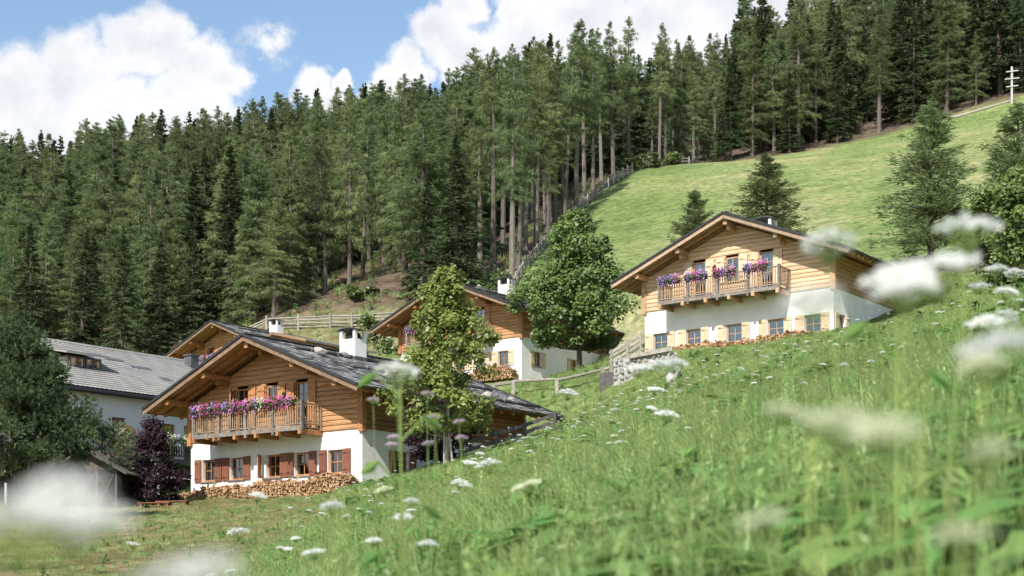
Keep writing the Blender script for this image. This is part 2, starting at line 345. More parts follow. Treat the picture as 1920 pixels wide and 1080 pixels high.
def build_ground():
    ys = np.concatenate([np.linspace(-60, 0, 16)[:-1], np.linspace(0, 50, 126)[:-1], np.linspace(50, 140, 110)[:-1], np.linspace(140, 330, 90)[:-1], np.linspace(330, 620, 24)])
    t = np.linspace(-1, 1, 221); xs = np.sinh(t*4.2)/np.sinh(4.2)*330
    X, Y = np.meshgrid(xs, ys); Z = Hs(X, Y).reshape(X.shape)
    rz = rng.normal(0, 1, X.shape)*np.where(Y < 60, .015, .05); Z = Z+rz
    n, m = X.shape; V = np.stack([X, Y, Z], -1).reshape(-1, 3)
    idx = np.arange(n*m).reshape(n, m); Fq = np.stack([idx[:-1, :-1], idx[:-1, 1:], idx[1:, 1:], idx[1:, :-1]], -1).reshape(-1, 4)
    me = fast_mesh('ground', V, Fq); me.polygons.foreach_set('use_smooth', [True]*len(me.polygons))
    x = V[:, 0]; y = V[:, 1]; px = 960+F*x/np.maximum(y, 1)
    fl = forest_limit(x, y)
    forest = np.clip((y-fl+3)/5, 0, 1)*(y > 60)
    bank = np.clip(1-np.abs(y-fl+6)/9, 0, 1)*(y > 60)*(px < 980)            # dry strip below the wood
    # mown lawn before the lowest house and around the buildings
    lawn = np.clip((640-px)/220, 0, 1)*np.clip((y-12)/6, 0, 1)*(y < 75)
    a = me.attributes.new('mask', 'FLOAT_COLOR', 'POINT')
    a.data.foreach_set('color', np.stack([forest, bank, lawn, np.ones_like(x)], 1).astype(np.float32).ravel())
    m_, nt, N, L, b = _mat('hillside_ground'); b.inputs['Roughness'].default_value = .95; b.inputs['Specular IOR Level'].default_value = .1
    at = N.new('ShaderNodeAttribute'); at.attribute_name = 'mask'; sp = N.new('ShaderNodeSeparateColor'); L.new(at.outputs['Color'], sp.inputs[0])
    tc = N.new('ShaderNodeTexCoord')
    def nz(s, d=6, st=(1,1,1), r=.6):
        mp = N.new('ShaderNodeMapping'); L.new(tc.outputs['Object'], mp.inputs[0]); mp.inputs['Scale'].default_value = st
        q = N.new('ShaderNodeTexNoise'); L.new(mp.outputs[0], q.inputs[0]); q.inputs['Scale'].default_value = s; q.inputs['Detail'].default_value = d; q.inputs['Roughness'].default_value = r; return q.outputs[0]
    def ramp(f, stops):
        c = N.new('ShaderNodeValToRGB'); L.new(f, c.inputs[0]); e = c.color_ramp.elements
        e[0].position, e[0].color = stops[0][0], (*stops[0][1], 1); e[1].position, e[1].color = stops[-1][0], (*stops[-1][1], 1)
        for p, col in stops[1:-1]: k = e.new(p); k.color = (*col, 1)
        return c.outputs[0]
    def mix(f, a, c, mode='MIX'):
        q = N.new('ShaderNodeMix'); q.data_type = 'RGBA'; q.blend_type = mode
        if isinstance(f, float): q.inputs[0].default_value = f
        else: L.new(f, q.inputs[0])
        L.new(a, q.inputs[6]); L.new(c, q.inputs[7]); return q.outputs[2]
    g1 = ramp(nz(.045, 8, (1,1,1), .65), [(.36, (.15,.215,.072)), (.46, (.195,.262,.092)), (.55, (.255,.29,.122)), (.66, (.37,.345,.19))])
    g2 = ramp(nz(1.3, 9, (1,1,1), .7), [(.38, (.5,.56,.45)), (.5, (.93,.94,.92)), (.62, (1.42,1.3,1.25))])
    g3 = ramp(nz(.33, 9, (1,2.4,1), .68), [(.36, (.68,.74,.64)), (.5, (1,1,1)), (.64, (1.24,1.18,1.16))])
    grass = mix(.9, mix(.85, g1, g3, 'MULTIPLY'), g2, 'MULTIPLY')
    lawnc = mix(.7, ramp(nz(.5, 8), [(.34, (.14,.165,.055)), (.5, (.225,.205,.085)), (.66, (.36,.285,.16))]), g2, 'MULTIPLY')
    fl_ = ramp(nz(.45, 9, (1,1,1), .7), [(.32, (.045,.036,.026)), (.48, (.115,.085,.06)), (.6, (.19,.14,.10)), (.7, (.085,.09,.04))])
    bk = ramp(nz(.8, 8), [(.34, (.10,.115,.045)), (.5, (.23,.19,.10)), (.68, (.34,.275,.165))])
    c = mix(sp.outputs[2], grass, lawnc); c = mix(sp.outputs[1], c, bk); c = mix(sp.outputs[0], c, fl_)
    L.new(c, b.inputs['Base Color'])
    bp = N.new('ShaderNodeBump'); bp.inputs['Strength'].default_value = 1.0; bp.inputs['Distance'].default_value = .4; L.new(nz(2.2, 8, (1,1,1), .7), bp.inputs['Height']); L.new(bp.outputs[0], b.inputs['Normal'])
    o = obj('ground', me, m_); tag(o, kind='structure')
build_ground()

# ------------------------------------------------------------------ chalets
TH = math.radians(37.6)
ZW = 2.96                # height of the plastered storey
W, LW = 11.4, 11.5       # width of the gable front, length of the side
OV, EV, SL = 1.72, 1.42, 0.40   # gable overhang, eaves overhang, roof slope
RIDGE = ZW+4.43
def roof_z(lx): return RIDGE-SL*abs(lx+W/2)

def wall_panel(mb, p0, du, length, z0, z1, openings, depth=.26):
    """plaster face from p0 along du, with recessed openings (u0,u1,za,zb)"""
    p0 = Vector(p0); du = Vector(du); inn = Vector((-du.y, du.x, 0))
    us = sorted({0.0, length, *[o[0] for o in openings], *[o[1] for o in openings]})
    zs = sorted({z0, z1, *[o[2] for o in openings], *[o[3] for o in openings]})
    pt = lambda u, z, d=0: p0+du*u+inn*d+Vector((0, 0, z))
    for a, b in zip(us, us[1:]):
        for c, d in zip(zs, zs[1:]):
            if any(o[0] <= a and b <= o[1] and o[2] <= c and d <= o[3] for o in openings): continue
            mb.add([pt(a, c), pt(b, c), pt(b, d), pt(a, d)], [(0, 1, 2, 3)])
    for (a, b, c, d) in openings:
        for q in (((a, c), (a, d)), ((b, d), (b, c)), ((a, d), (b, d)), ((b, c), (a, c))):
            (u0, za), (u1, zb) = q
            mb.add([pt(u0, za), pt(u0, za, depth), pt(u1, zb, depth), pt(u1, zb)], [(0, 1, 2, 3)])

def log_piece(x0b, x1b, x0t, x1t, z0, z1, y, out=-1, axis='x'):
    """one timber course: bulged outside face, sloped ends allowed"""
    g = .004; zz0 = z0+g; zz1 = z1-g; h = zz1-zz0; bul = .02
    prof = [(0.02, zz0), (-bul*.75, zz0+h*.18), (-bul, zz0+h*.5), (-bul*.75, zz0+h*.82), (0.02, zz1), (.14, zz1), (.14, zz0)]
    m = MB(); vs = []
    for end in (0, 1):
        for (d, z) in prof:
            k = (z-z0)/(z1-z0); x = (x0b+(x0t-x0b)*k) if end == 0 else (x1b+(x1t-x1b)*k)
            yy = y+(d if out < 0 else -d)
            vs.append((x, yy, z) if axis == 'x' else (yy, x, z))
    n = len(prof)
    m.add(vs, [tuple(range(n)), tuple(range(n, 2*n))[::-1]]+[(i, n+i, n+(i+1) % n, (i+1) % n) for i in range(n)])
    return m

def make_window(root, u, z0, w, h, pos, du, frame_mat, curtain=None, bars=(1, 1), depth=.17, sill=True):
    """window in a wall face: pos is the face origin, du the direction along it"""
    pos = Vector(pos); du = Vector(du); inn = Vector((-du.y, du.x, 0)); ang = math.atan2(du.y, du.x)
    loc = pos+du*u+inn*depth+Vector((0, 0, z0))
    fr = MB(); t = .075
    fr.box(-w/2, -w/2+t, -.03, .05, 0, h); fr.box(w/2-t, w/2, -.03, .05, 0, h)
    fr.box(-w/2+t, w/2-t, -.028, .05, 0, t); fr.box(-w/2+t, w/2-t, -.028, .05, h-t, h)
    win = fr.build('window', frame_mat, root, loc=loc, rot=(0, 0, ang))
    MB().box(-w/2+t-.005, w/2-t+.005, .0, .012, t-.005, h-t+.005).build('pane', M['glass'], win)
    b = MB(); nx, nz = bars
    for i in range(nx): x = -w/2+w*(i+1)/(nx+1); b.box(x-.022, x+.022, -.018, -.001, t, h-t)
    for i in range(nz): z = h*(i+1)/(nz+1); b.box(-w/2+t, w/2-t, -.0165, -.0025, z-.018, z+.018)
    b.build('glazing_bar', frame_mat, win)
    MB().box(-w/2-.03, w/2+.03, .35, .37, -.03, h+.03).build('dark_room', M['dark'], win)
    if curtain:
        n = 14
        for sgn in (-1, 1):
            c = MB()
            for i in range(n):
                cv = min(.04*curtain, .44)*w/n; xa = sgn*(w/2-.07-i*cv); xb = sgn*(w/2-.07-(i+1)*cv)
                ya = .12+.03*math.sin(i*2.1); yb = .12+.03*math.sin((i+1)*2.1)
                c.add([(xa, ya, .08), (xb, yb, .08), (xb, yb, h-.08), (xa, ya, h-.08)], [(0, 1, 2, 3)])
            c.build('curtain', M['curtain'], win)
    if sill: MB().box(-w/2-.12, w/2+.12, -depth-.07, -depth+.15, -.065, -.004).build('sill', M['grey_wood'], win)
    return win

def make_shutter(root, u, z0, w, h, pos, du, mat, off=-.05, swing=0.0, hinge=0):
    pos = Vector(pos); du = Vector(du); inn = Vector((-du.y, du.x, 0)); ang = math.atan2(du.y, du.x)
    hx = hinge*w/2
    loc = pos+du*(u+hx)+inn*off+Vector((0, 0, z0))
    m = MB(); n = 4; pw = w/n
    for i in range(n): m.box(-w/2+i*pw+.004-hx, -w/2+(i+1)*pw-.004-hx, -.02, .018+.002*(i % 2), 0, h)
    for z in (.16*h, .84*h): m.box(-w/2+.02-hx, w/2-.02-hx, -.042, -.021, z-.035, z+.035)
    s = m.build('shutter', mat, root, loc=loc, rot=(0, 0, ang+swing))
    hg = MB(); sg = -1 if hinge < 0 else 1
    for z in (.16*h, .84*h): hg.box(min(0, -sg*.17)-.02, max(0, -sg*.17)+.02, -.05, -.043, z-.014, z+.014)
    tag(hg.build('hinge', M['black'], s), kind='stuff')
    return s

def shingles(lx_from, lx_to, y0, y1, seed):
    """overlapping wooden shingles of one roof slope, local house coordinates"""
    r = np.random.default_rng(seed); V = []; Q = []
    L_ = abs(lx_to-lx_from)*math.sqrt(1+SL*SL); rows = int(L_/.36); sgn = 1 if lx_to > lx_from else -1
    cs = 1/math.sqrt(1+SL*SL); sn = SL*cs
    for i in range(rows+1):
        s0 = i*.36-.05; s1 = s0+.52
        if s1 > L_+.06: s1 = L_+.06
        y = y0
        while y < y1:
            w = r.uniform(.16, .34); ye = min(y+w, y1); j = r.uniform(-.04, .05); lift = r.uniform(0, .018)
            th = .026
            def pt(s, up): return (lx_from+sgn*(s*cs+up*sn), RIDGE-s*sn+up*cs)
            sa, sb = s0, s1+j
            A = pt(sa, .02); B = pt(sb, .052+lift); C = pt(sb, .052+lift-th)
            n = len(V); g = .008
            V += [(A[0], y+g, A[1]), (A[0], ye-g, A[1]), (B[0], ye-g, B[1]), (B[0], y+g, B[1]), (C[0], ye-g, C[1]), (C[0], y+g, C[1])]
            Q += [(n, n+1, n+2, n+3), (n+3, n+2, n+4, n+5)]
            # side edge
            y = ye
    m = MB(); m.v = V; m.f = Q
    return m.mesh('shingle')
SHINGLE = {}
BALUSTER_D = MB().box(-.045, .045, -.014, .014, 0, .82).mesh('baluster'); BALUSTER_D.materials.append(M['fence_dark'])
BALUSTER = MB().box(-.028, .028, -.014, .014, 0, .82).mesh('baluster')

def flower_box(root_loc, rz, length, seed, label, group, cols):
    r = np.random.default_rng(seed); e = empty('flower_box', root_loc, rz)
    tag(e, label, 'flower box', group)
    MB().box(-length/2, length/2, -.10, .10, 0, .17).build('box', M['pot'], e)
    n = 620; C = np.stack([r.uniform(-length/2-.05, length/2+.05, n), r.normal(-.03, .13, n), .17+np.abs(r.normal(0, .13, n))-.06], 1)
    d = unit(r.normal(0, 1, (n, 3))); e2 = unit(np.cross(d, r.normal(0, 1, (n, 3))))
    f = obj('foliage', rhombi('foliage', C, d*.055, e2*.03), M['box_leaf'], e); tag(f, kind='stuff')
    nb = len(cols)
    for k, cname in enumerate(cols):
        n = 85; cx = -length/2+(k+.5)*length/nb
        X = r.normal(cx, length/nb*.33, n); X = np.clip(X, -length/2-.08, length/2+.08)
        hang = r.random(n)**2
        C = np.stack([X, -.06-.16*r.random(n)+.1*(r.random(n)-.5), .30+.13*r.normal(0, 1, n)*.8-.32*hang*(r.random(n) < .5)], 1)
        d = unit(r.normal(0, 1, (n, 3))); e2 = unit(np.cross(d, np.array([0, -1., .5])+r.normal(0, .4, (n, 3))))
        d = unit(np.cross(e2, np.array([0, -1., .5])+r.normal(0, .4, (n, 3))))
        b = obj('blossom', rhombi('blossom', C, d*.04, e2*.038), M[cname], e); tag(b, kind='stuff')
    return e

def chalet(X0, Y0, zwood, label, pale=False, shutter_low='red_shutter', low_u=(), low_z=(-1.88, 1.05), up_u=(), chim=(-4.7, 4.3), seed=1, side_windows=(), curtains=(), chim_h=1.1, dark_front=False, LW=LW, OV=OV):
    zb = zwood-ZW; root = empty('chalet', (X0, Y0, zb), -TH)
    tag(root, label, 'house', 'timber chalets on the slope')
    LX, LY = ('logl_x', 'logl_y') if pale else ('log_x', 'log_y'); BM = M['beam_l'] if pale else M['beam']
    r = random.Random(seed); xc = -W/2
    # plastered storey
    wl = MB(); h = low_z[1]; zlo = ZW+low_z[0]; ow = .95
    fo = [(W+u-ow/2, W+u+ow/2, zlo, zlo+h) for u in low_u]
    wall_panel(wl, (-W, 0, 0), (1, 0, 0), W, -2.5, ZW, fo)
    so = [(u-.42, u+.42, zlo, zlo+h) for u in side_windows]
    wall_panel(wl, (0, 0, 0), (0, 1, 0), LW, -2.5, ZW, so)
    wall_panel(wl, (-W, LW, 0), (0, -1, 0), LW, -2.5, ZW, []); wall_panel(wl, (0, LW, 0), (-1, 0, 0), W, -2.5, ZW, [])
    wl.build('wall', M['plaster'], root)
    for i, u in enumerate(low_u):
        make_window(root, W+u, zlo+.002, ow-.004, h-.004, (-W, 0, 0), (1, 0, 0), BM, curtains[i] if i < len(curtains) else None)
        if shutter_low == 'red_shutter' and i == 2: make_shutter(root, W+u-ow/2-.02, zlo-.02, .47, h+.04, (-W, 0, 0), (1, 0, 0), M['mid_shutter'], -.06, -1.1, -1)
        else: make_shutter(root, W+u-ow/2-.26, zlo-.02, .47, h+.04, (-W, 0, 0), (1, 0, 0), M[shutter_low])
        make_shutter(root, W+u+ow/2+.26, zlo-.02, .47, h+.04, (-W, 0, 0), (1, 0, 0), M[shutter_low])
    for u in side_windows:
        make_window(root, u, zlo+.002, .836, h-.004, (0, 0, 0), (0, 1, 0), BM)
        for s in (-1, 1): make_shutter(root, u+s*.68, zlo-.02, .42, h+.04, (0, 0, 0), (0, 1, 0), M[shutter_low])
    # timber courses
    hc = .225; top = lambda lx: roof_z(lx)-.34
    doors = [(u-.40, u+.40, ZW+.18, ZW+2.36) if k != 1 else (u-.40, u+.40, ZW+1.0, ZW+2.36) for k, u in enumerate(up_u)]
    def gable(yface, out, openings):
        z = ZW; k = 0
        while z < top(xc)-.05:
            z1 = z+hc
            def lim(zz): return min(W/2, max(0.03, (RIDGE-.34-zz)/SL))
            a0, a1 = lim(z), lim(z1)
            cuts = sorted([(o[0], o[1]) for o in openings if o[2] < z1-.06 and o[3] > z+.06])
            segs = []; cur = -1
            xs = [('L', None)]+cuts+[('R', None)]
            left = (xc-a0, xc-a1)
            for c in cuts:
                segs.append((left[0], c[0], left[1], c[0])); left = (c[1], c[1])
            segs.append((left[0], xc+a0, left[1], xc+a1))
            for (b0, b1, t0, t1) in segs:
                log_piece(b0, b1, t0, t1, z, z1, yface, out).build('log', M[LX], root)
            z = z1; k += 1
    gable(-.055, -1, doors); gable(LW+.055, 1, [])
    z = ZW
    while z < top(0)-.02:
        z1 = min(z+hc, top(0)+.1)
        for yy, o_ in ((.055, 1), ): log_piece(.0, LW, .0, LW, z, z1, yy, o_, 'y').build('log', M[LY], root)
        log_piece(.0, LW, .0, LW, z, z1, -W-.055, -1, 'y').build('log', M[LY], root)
        z += hc
    # corner boards
    for cx in (-W, 0):
        for cy in (0, LW):
            sx = -1 if cx < 0 else 1; sy = -1 if cy == 0 else 1
            MB().box(cx+sx*.0-.14, cx+sx*.0+.14, cy-.14, cy+.14, ZW-.12, top(0)+.0).build('corner_post', BM, root)
    MB().box(-W+.15, -.15, .14, LW-.14, ZW+.02, ZW+.06).build('floor', M['dark'], root)
    # balcony doors and window with shutters
    for k, u in enumerate(up_u):
        o = doors[k]; hh = o[3]-o[2]
        make_window(root, W+u, o[2]+.002, .796, hh-.004, (-W, -.055, 0), (1, 0, 0), BM, 9 if k != 0 else None, bars=(1, 1 if k == 1 else 3), depth=.1, sill=False)
        for s in (-1, 1):
            if dark_front and k == 0 and s == -1: make_shutter(root, W+u-.44, o[2], .5, hh, (-W, -.055, 0), (1, 0, 0), M['mid_shutter'], -.065, -.9, -1)
            else: make_shutter(root, W+u+s*.69, o[2], .5, hh, (-W, -.055, 0), (1, 0, 0), M['pale_shutter' if pale else 'mid_shutter'], -.065)
    # wall lantern
    ln = (up_u[1]+up_u[2])/2-.0 if not pale else (up_u[0]+up_u[1])/2
    q = MB(); q.box(ln-.05, ln+.05, -.14, -.095, ZW+1.72, ZW+2.0); q.tube([(ln, -.12, ZW+1.98), (ln, -.22, ZW+2.06), (ln, -.27, ZW+1.96)], .012, 6)
    q.tube([(ln, -.27, ZW+1.68), (ln, -.27, ZW+1.72), (ln, -.27, ZW+1.9), (ln, -.27, ZW+1.97)], [.03, .06, .075, .01], 6); q.build('wall_lantern', M['black'], root)
    # balcony
    bx0, bx1, bd = -9.65, -2.42, 1.2; fz = ZW+.06
    f = MB()
    for i in range(7): f.box(bx0, bx1, -.07-(i+1)*.165, -.07-i*.165-.01, fz+.05, fz+.09)
    f.box(bx0-.03, bx1+.03, -.09-bd-.05, -.09-bd+.05, fz-.06, fz+.14)
    bal = f.build('balcony', M['grey_wood'], root)
    for i in range(6):
        x = bx0+.08+(bx1-bx0-.16)*i/5
        MB().beam((x, -.0, fz-.12), (x, -bd-.18, fz-.12), .17, .24, ch=.15).build('bracket', BM, bal)
    ry = -.09-bd
    for i in range(5):
        x = bx0+(bx1-bx0)*i/4; q = MB().box(x-.065, x+.065, ry-.065, ry+.065, fz-.2, fz+1.2); q.box(x-.08, x+.08, ry-.08, ry+.08, fz+1.2, fz+1.235); q.build('post', M['grey_wood'], bal)
    for x in (bx0, bx1): MB().box(x-.05, x+.05, -.17, -.09, fz-.02, fz+1.16).build('post', M['slat'], bal)
    MB().box(bx0-.06, bx1+.06, ry-.05, ry+.05, fz+1.1, fz+1.16).build('hand_rail', M['grey_wood'], bal)
    MB().box(bx0-.02, bx1+.02, ry-.03, ry+.03, fz+.2, fz+.26).build('bottom_rail', M['grey_wood'], bal)
    for x in (bx0, bx1):
        MB().box(x-.045, x+.045, ry+.05, -.09, fz+1.1, fz+1.158).build('hand_rail', M['slat'], bal)
        MB().box(x-.028, x+.028, ry+.03, -.09, fz+.2, fz+.258).build('bottom_rail', M['slat'], bal)
        for k in range(7): obj('baluster', BALUSTER, M['slat'], bal, loc=(x, ry+.16+k*.15, fz+.25), rot=(0, 0, PI/2))
    nb = int((bx1-bx0)/.145)
    for k in range(nb):
        x = bx0+.08+(bx1-bx0-.16)*k/(nb-1)
        if min(abs(x-(bx0+(bx1-bx0)*i/4)) for i in range(5)) > .08: obj('baluster', BALUSTER, M['slat'], bal, loc=(x, ry, fz+.25))
    # roof
    y0, y1 = -OV, LW+1.5; xe = W/2+EV
    dk = MB()
    for s in (-1, 1):
        a = (xc, RIDGE); b = (xc+s*xe, RIDGE-SL*xe); t = .11
        dk.prism([(a[0], y0, a[1]), (b[0], y0, b[1]), (b[0], y0, b[1]-t), (a[0], y0, a[1]-t)] if s > 0 else [(a[0], y0, a[1]-t), (b[0], y0, b[1]-t), (b[0], y0, b[1]), (a[0], y0, a[1])], (0, y1-y0, 0))
    roof = dk.build('roof', M['board'], root)
    for s in (-1, 1):
        if (s, LW) not in SHINGLE: SHINGLE[(s, LW)] = shingles(xc, xc+s*xe, y0-.04, y1+.04, 5+s)
        tag(obj('shingle', SHINGLE[(s, LW)], M['shingle'], roof), kind='stuff')
    MB().beam((xc, y0-.06, RIDGE+.09), (xc, y1+.06, RIDGE+.09), .34, .05, ch=.3).build('ridge_board', M['lead'], roof)
    n_ = Vector((SL, 0, 1)).normalized()
    for s in (-1, 1):
        up = Vector((s*SL, 0, 1)).normalized()
        for ye in (y0, y1):
            so = -1 if ye == y0 else 1
            pA = Vector((xc+s*.004, ye+so*.03, RIDGE-.12)); pB = Vector((xc+s*xe, ye+so*.03, RIDGE-SL*xe-.12))
            MB().beam(pA, pB, .05, .25, up=up).build('barge_board', M['barge_l' if pale else 'barge'], roof)
            pA = Vector((xc+s*.004, ye+so*.05, RIDGE+.035)); pB = Vector((xc+s*xe, ye+so*.05, RIDGE-SL*xe+.035))
            MB().beam(pA, pB, .15, .11, up=up).build('verge_trim', M['black'], roof)
            if so < 0:
                c = MB(); L_ = (pB-pA)
                for i in range(9):
                    p = pA+L_*((i+.5)/9); c.beam(p+Vector((0, -.085, -.05)), p+Vector((0, -.085, .05)), .05, .03)
                tag(c.build('verge_clip', M['bright_metal'], roof), kind='stuff')
                for dy in (.62, 1.24):
                    MB().beam((xc+s*.05, y0+dy, RIDGE-.11-.09), (xc+s*(xe-.02), y0+dy, RIDGE-.11-.09-SL*(xe-.07)), .13, .17, up=up).build('rafter', BM, roof)
        # rafter tails along the eaves
        k = 0; yy = .5
        while yy < LW+1.2:
            xa = xc+s*(W/2-.2); xb = xc+s*(xe-.03)
            MB().beam((xa, yy, roof_z(xa)-.2), (xb, yy, roof_z(xb)-.2), .12, .17, up=up).build('rafter', BM, roof); yy += .95
        # gutter
        gx = xc+s*(xe+.07); gz = RIDGE-SL*xe-.06; g = MB(); nseg = 7; pr = [(gx+.08*math.cos(PI+PI*i/nseg), gz+.08*math.sin(PI+PI*i/nseg)) for i in range(nseg+1)]
        vs = [(a, y0-.02, b) for a, b in pr]+[(a, y1+.02, b) for a, b in pr]; g.add(vs, [(i, i+1, nseg+2+i, nseg+1+i) for i in range(nseg)])
        g.build('gutter', M['black'], roof, smooth=True)
        gc = MB()
        for i in range(int((y1-y0-.5)/1.05)+1): yy = y0+.4+i*1.05; gc.box(gx-.095, gx+.095, yy-.02, yy+.02, gz-.095, gz+.01)
        tag(gc.build('gutter_bracket', M['black'], roof), kind='stuff')
        # poles weighed down with stones
        for (dx, ya, yb) in ((1.3, .3, y1-.3), (3.55, 1.6, y1-1.2), (6.0, .2, y1-.4)):
            px_ = xc+s*dx; pz = RIDGE-SL*dx+.13
            po = MB(); kx = 8; pts = [(px_+r.uniform(-.02, .02), ya+(yb-ya)*i/kx, pz+r.uniform(-.008, .015)) for i in range(kx+1)]
            po.tube(pts, [.085+r.uniform(-.008, .008) for _ in pts], 8); po.build('roof_pole', M['fence_dark'], roof, smooth=True)
            cl = MB(); yy = ya+.9
            while yy < yb: cl.tube([(px_, yy-.02, pz), (px_, yy+.02, pz)], .098, 8); yy += 1.7
            tag(cl.build('pole_strap', M['bright_metal'], roof), kind='stuff')
    # purlins with corbels
    for k, dx in enumerate((0, -2.95, 2.95, -5.55, 5.55)):
        x = xc+dx; z = roof_z(x)-.11-.24 if dx else RIDGE-.42
        MB().beam((x, -OV+.12, z), (x, .2, z), .25, .27, ch=.35).build('purlin', BM, root)
        MB().beam((x, LW-.2, z), (x, LW+1.3, z), .25, .27, ch=.35).build('purlin', BM, root)
        if abs(dx) < 4: MB().beam((x, -.75, z-.25), (x, .2, z-.25), .22, .22, ch=.35).build('corbel', BM, root)
    # chimney
    cx, cy = chim; cw, cl = 1.02, .78; rb = min(roof_z(cx-cw/2), roof_z(cx+cw/2))-.2; ct = max(roof_z(cx-cw/2), roof_z(cx))+chim_h
    ch = MB(); ch.box(cx-cw/2, cx+cw/2, cy-cl/2, cy+cl/2, rb, ct-.42)
    tk = .15
    for sx in (-1, 1):
        for sy in (-1, 1): ch.box(cx+sx*cw/2-(tk if sx > 0 else 0), cx+sx*cw/2+(tk if sx < 0 else 0), cy+sy*cl/2-(tk if sy > 0 else 0), cy+sy*cl/2+(tk if sy < 0 else 0), ct-.42, ct)
    cho = ch.build('chimney', M['plaster'], roof)
    MB().box(cx-cw/2+.2, cx+cw/2-.2, cy-cl/2+.2, cy+cl/2-.2, ct-.41, ct-.1).build('flue', M['dark'], cho)
    cap = MB(); ex = .13
    for i in range(6):
        a = -1+2*i/6; b = -1+2*(i+1)/6; za = ct+.10*(1-a*a); zb2 = ct+.10*(1-b*b)
        cap.prism([(cx+a*(cw/2+ex), cy-cl/2-ex, za), (cx+b*(cw/2+ex), cy-cl/2-ex, zb2), (cx+b*(cw/2+ex), cy-cl/2-ex, zb2+.035), (cx+a*(cw/2+ex), cy-cl/2-ex, za+.035)], (0, cl+2*ex, 0))
    cap.build('chimney_cap', M['lead'], cho)
    ap = MB(); ap.box(cx-cw/2-.03, cx+cw/2+.03, cy-cl/2-.03, cy+cl/2+.03, rb, min(roof_z(cx-cw/2), roof_z(cx+cw/2))+.24)
    ap.build('flashing', M['lead'], cho)
    return root

def stone_mesh(seed, n=2):
    import bmesh
    bm = bmesh.new(); bmesh.ops.create_icosphere(bm, subdivisions=n, radius=1); r = random.Random(seed)
    ph = [Vector((r.uniform(-1, 1), r.uniform(-1, 1), r.uniform(-1, 1))).normalized() for _ in range(7)]
    for v in bm.verts:
        d = v.co.normalized(); c = 1.0
        for p in ph: 
            k = d.dot(p)
            if k > .55: c = min(c, .62/k+.1)
        v.co = d*c*(1+r.uniform(-.05, .05))
    me = bpy.data.meshes.new('stone'); bm.to_mesh(me); bm.free(); return me
STONES = [stone_mesh(i) for i in range(4)]
def house_pt(root, lx, ly, lz): return root.matrix_basis @ Vector((lx, ly, lz))
def roof_stone(root, lx, ly, size, k, label):
    p = house_pt(root, lx, ly, roof_z(lx)+.05+size*.5)
    o = obj('roof_stone', STONES[k % 4].copy(), M['stone'], None, loc=p, rot=(.2*k, .3, .7*k), scale=(size*1.25, size*.8, size*.62)); tag(o, label, 'stone', 'stones weighing down the chalet roofs')
    return o

A = chalet(-6.53, 62.0, 6.66, 'honey brown chalet with red shutters and firewood heaped along its wall', False, 'red_shutter', (-10.1,-8.1,-5.63,-3.74,-1.63), (-1.88, 1.05), (-7.62,-5.63,-3.68), seed=1, side_windows=(2.6, 5.6), curtains=(6, None, None, 5, 4), dark_front=True)
B = chalet(.67, 100.0, 17.2, 'chalet half hidden between the leafy young tree and the big maple', False, 'pale_shutter', (-10.1,-8.1,-5.63,-3.74,-1.63), (-1.88, 1.05), (-7.62,-5.63,-3.68), seed=2, side_windows=(1.9, 6.4), chim=(-4.75, 4.4))
C_ = chalet(16.5, 73.0, 15.1, 'pale timber chalet standing alone high on the open meadow slope', True, 'pale_shutter', (-10.39,-8.27,-5.76,-3.29,-1.18), (-2.22, .96), (-7.86,-5.83,-3.79), seed=3, side_windows=(1.0,), chim=(-6.1, 4.3), curtains=(None, 11, 12, None, None), chim_h=.95, LW=8.0, OV=1.22)
D = chalet(-20.9, 123.0, 18.45, 'chalet at the edge of the wood, only its upper gable showing', False, 'pale_shutter', (-8.1,-5.63,-3.74), (-1.88, 1.05), (-7.62,-5.63,-3.68), seed=4, chim=(-4.6, 5.0))

for root, nm, cs in ((A, 'lowest chalet with red shutters', (('violet','pink','magenta'),('violet','magenta','violet'),('pink','magenta','pink'),('violet','cream','magenta'),('magenta','magenta','pink'))),
                     (C_, 'pale chalet high on the meadow', (('violet','violet','pink'),('violet','magenta','violet'),('magenta','violet','pink'),('violet','pink','magenta'))),
                     (B, 'chalet between the two leafy trees', (('violet','pink','magenta'),('pink','magenta','violet'),('magenta','violet','pink'),('violet','pink','magenta'))),
                     (D, 'chalet at the edge of the wood', (('violet','magenta','violet'),('magenta','violet','pink'),('violet','pink','magenta')))):
    xs = {5: (-9.0,-7.75,-6.3,-4.85,-3.45), 4: (-8.95,-7.3,-5.6,-3.75), 3: (-9.0,-7.6,-5.9)}[len(cs)]
    for i, c in enumerate(cs):
        p = house_pt(root, xs[i], -1.29-.06, ZW+1.08)
        flower_box(p, -TH, 1.25, 40+i+len(cs)*7, 'petunia box on the balcony rail of the '+nm, 'balcony flower boxes of the '+nm, c)
roof_stone(A, -3.9, 1.3, .30, 0, 'pale stone lying on the lowest chalet roof beside the chimney'); roof_stone(A, -4.35, 3.4, .26, 1, 'small pale stone in front of the lowest chalet chimney')
roof_stone(A, -.2, 1.9, .36, 2, 'large reddish stone on the roof pole near the lowest chalet eaves'); roof_stone(A, .1, 8.6, .32, 3, 'stone on the far end of the lowest chalet roof by the tree')
roof_stone(A, .25, 10.4, .3, 1, 'stone at the rear corner of the lowest chalet roof'); roof_stone(B, -5.0, 1.5, .3, 2, 'stone on the roof of the chalet between the leafy trees, near its chimney')

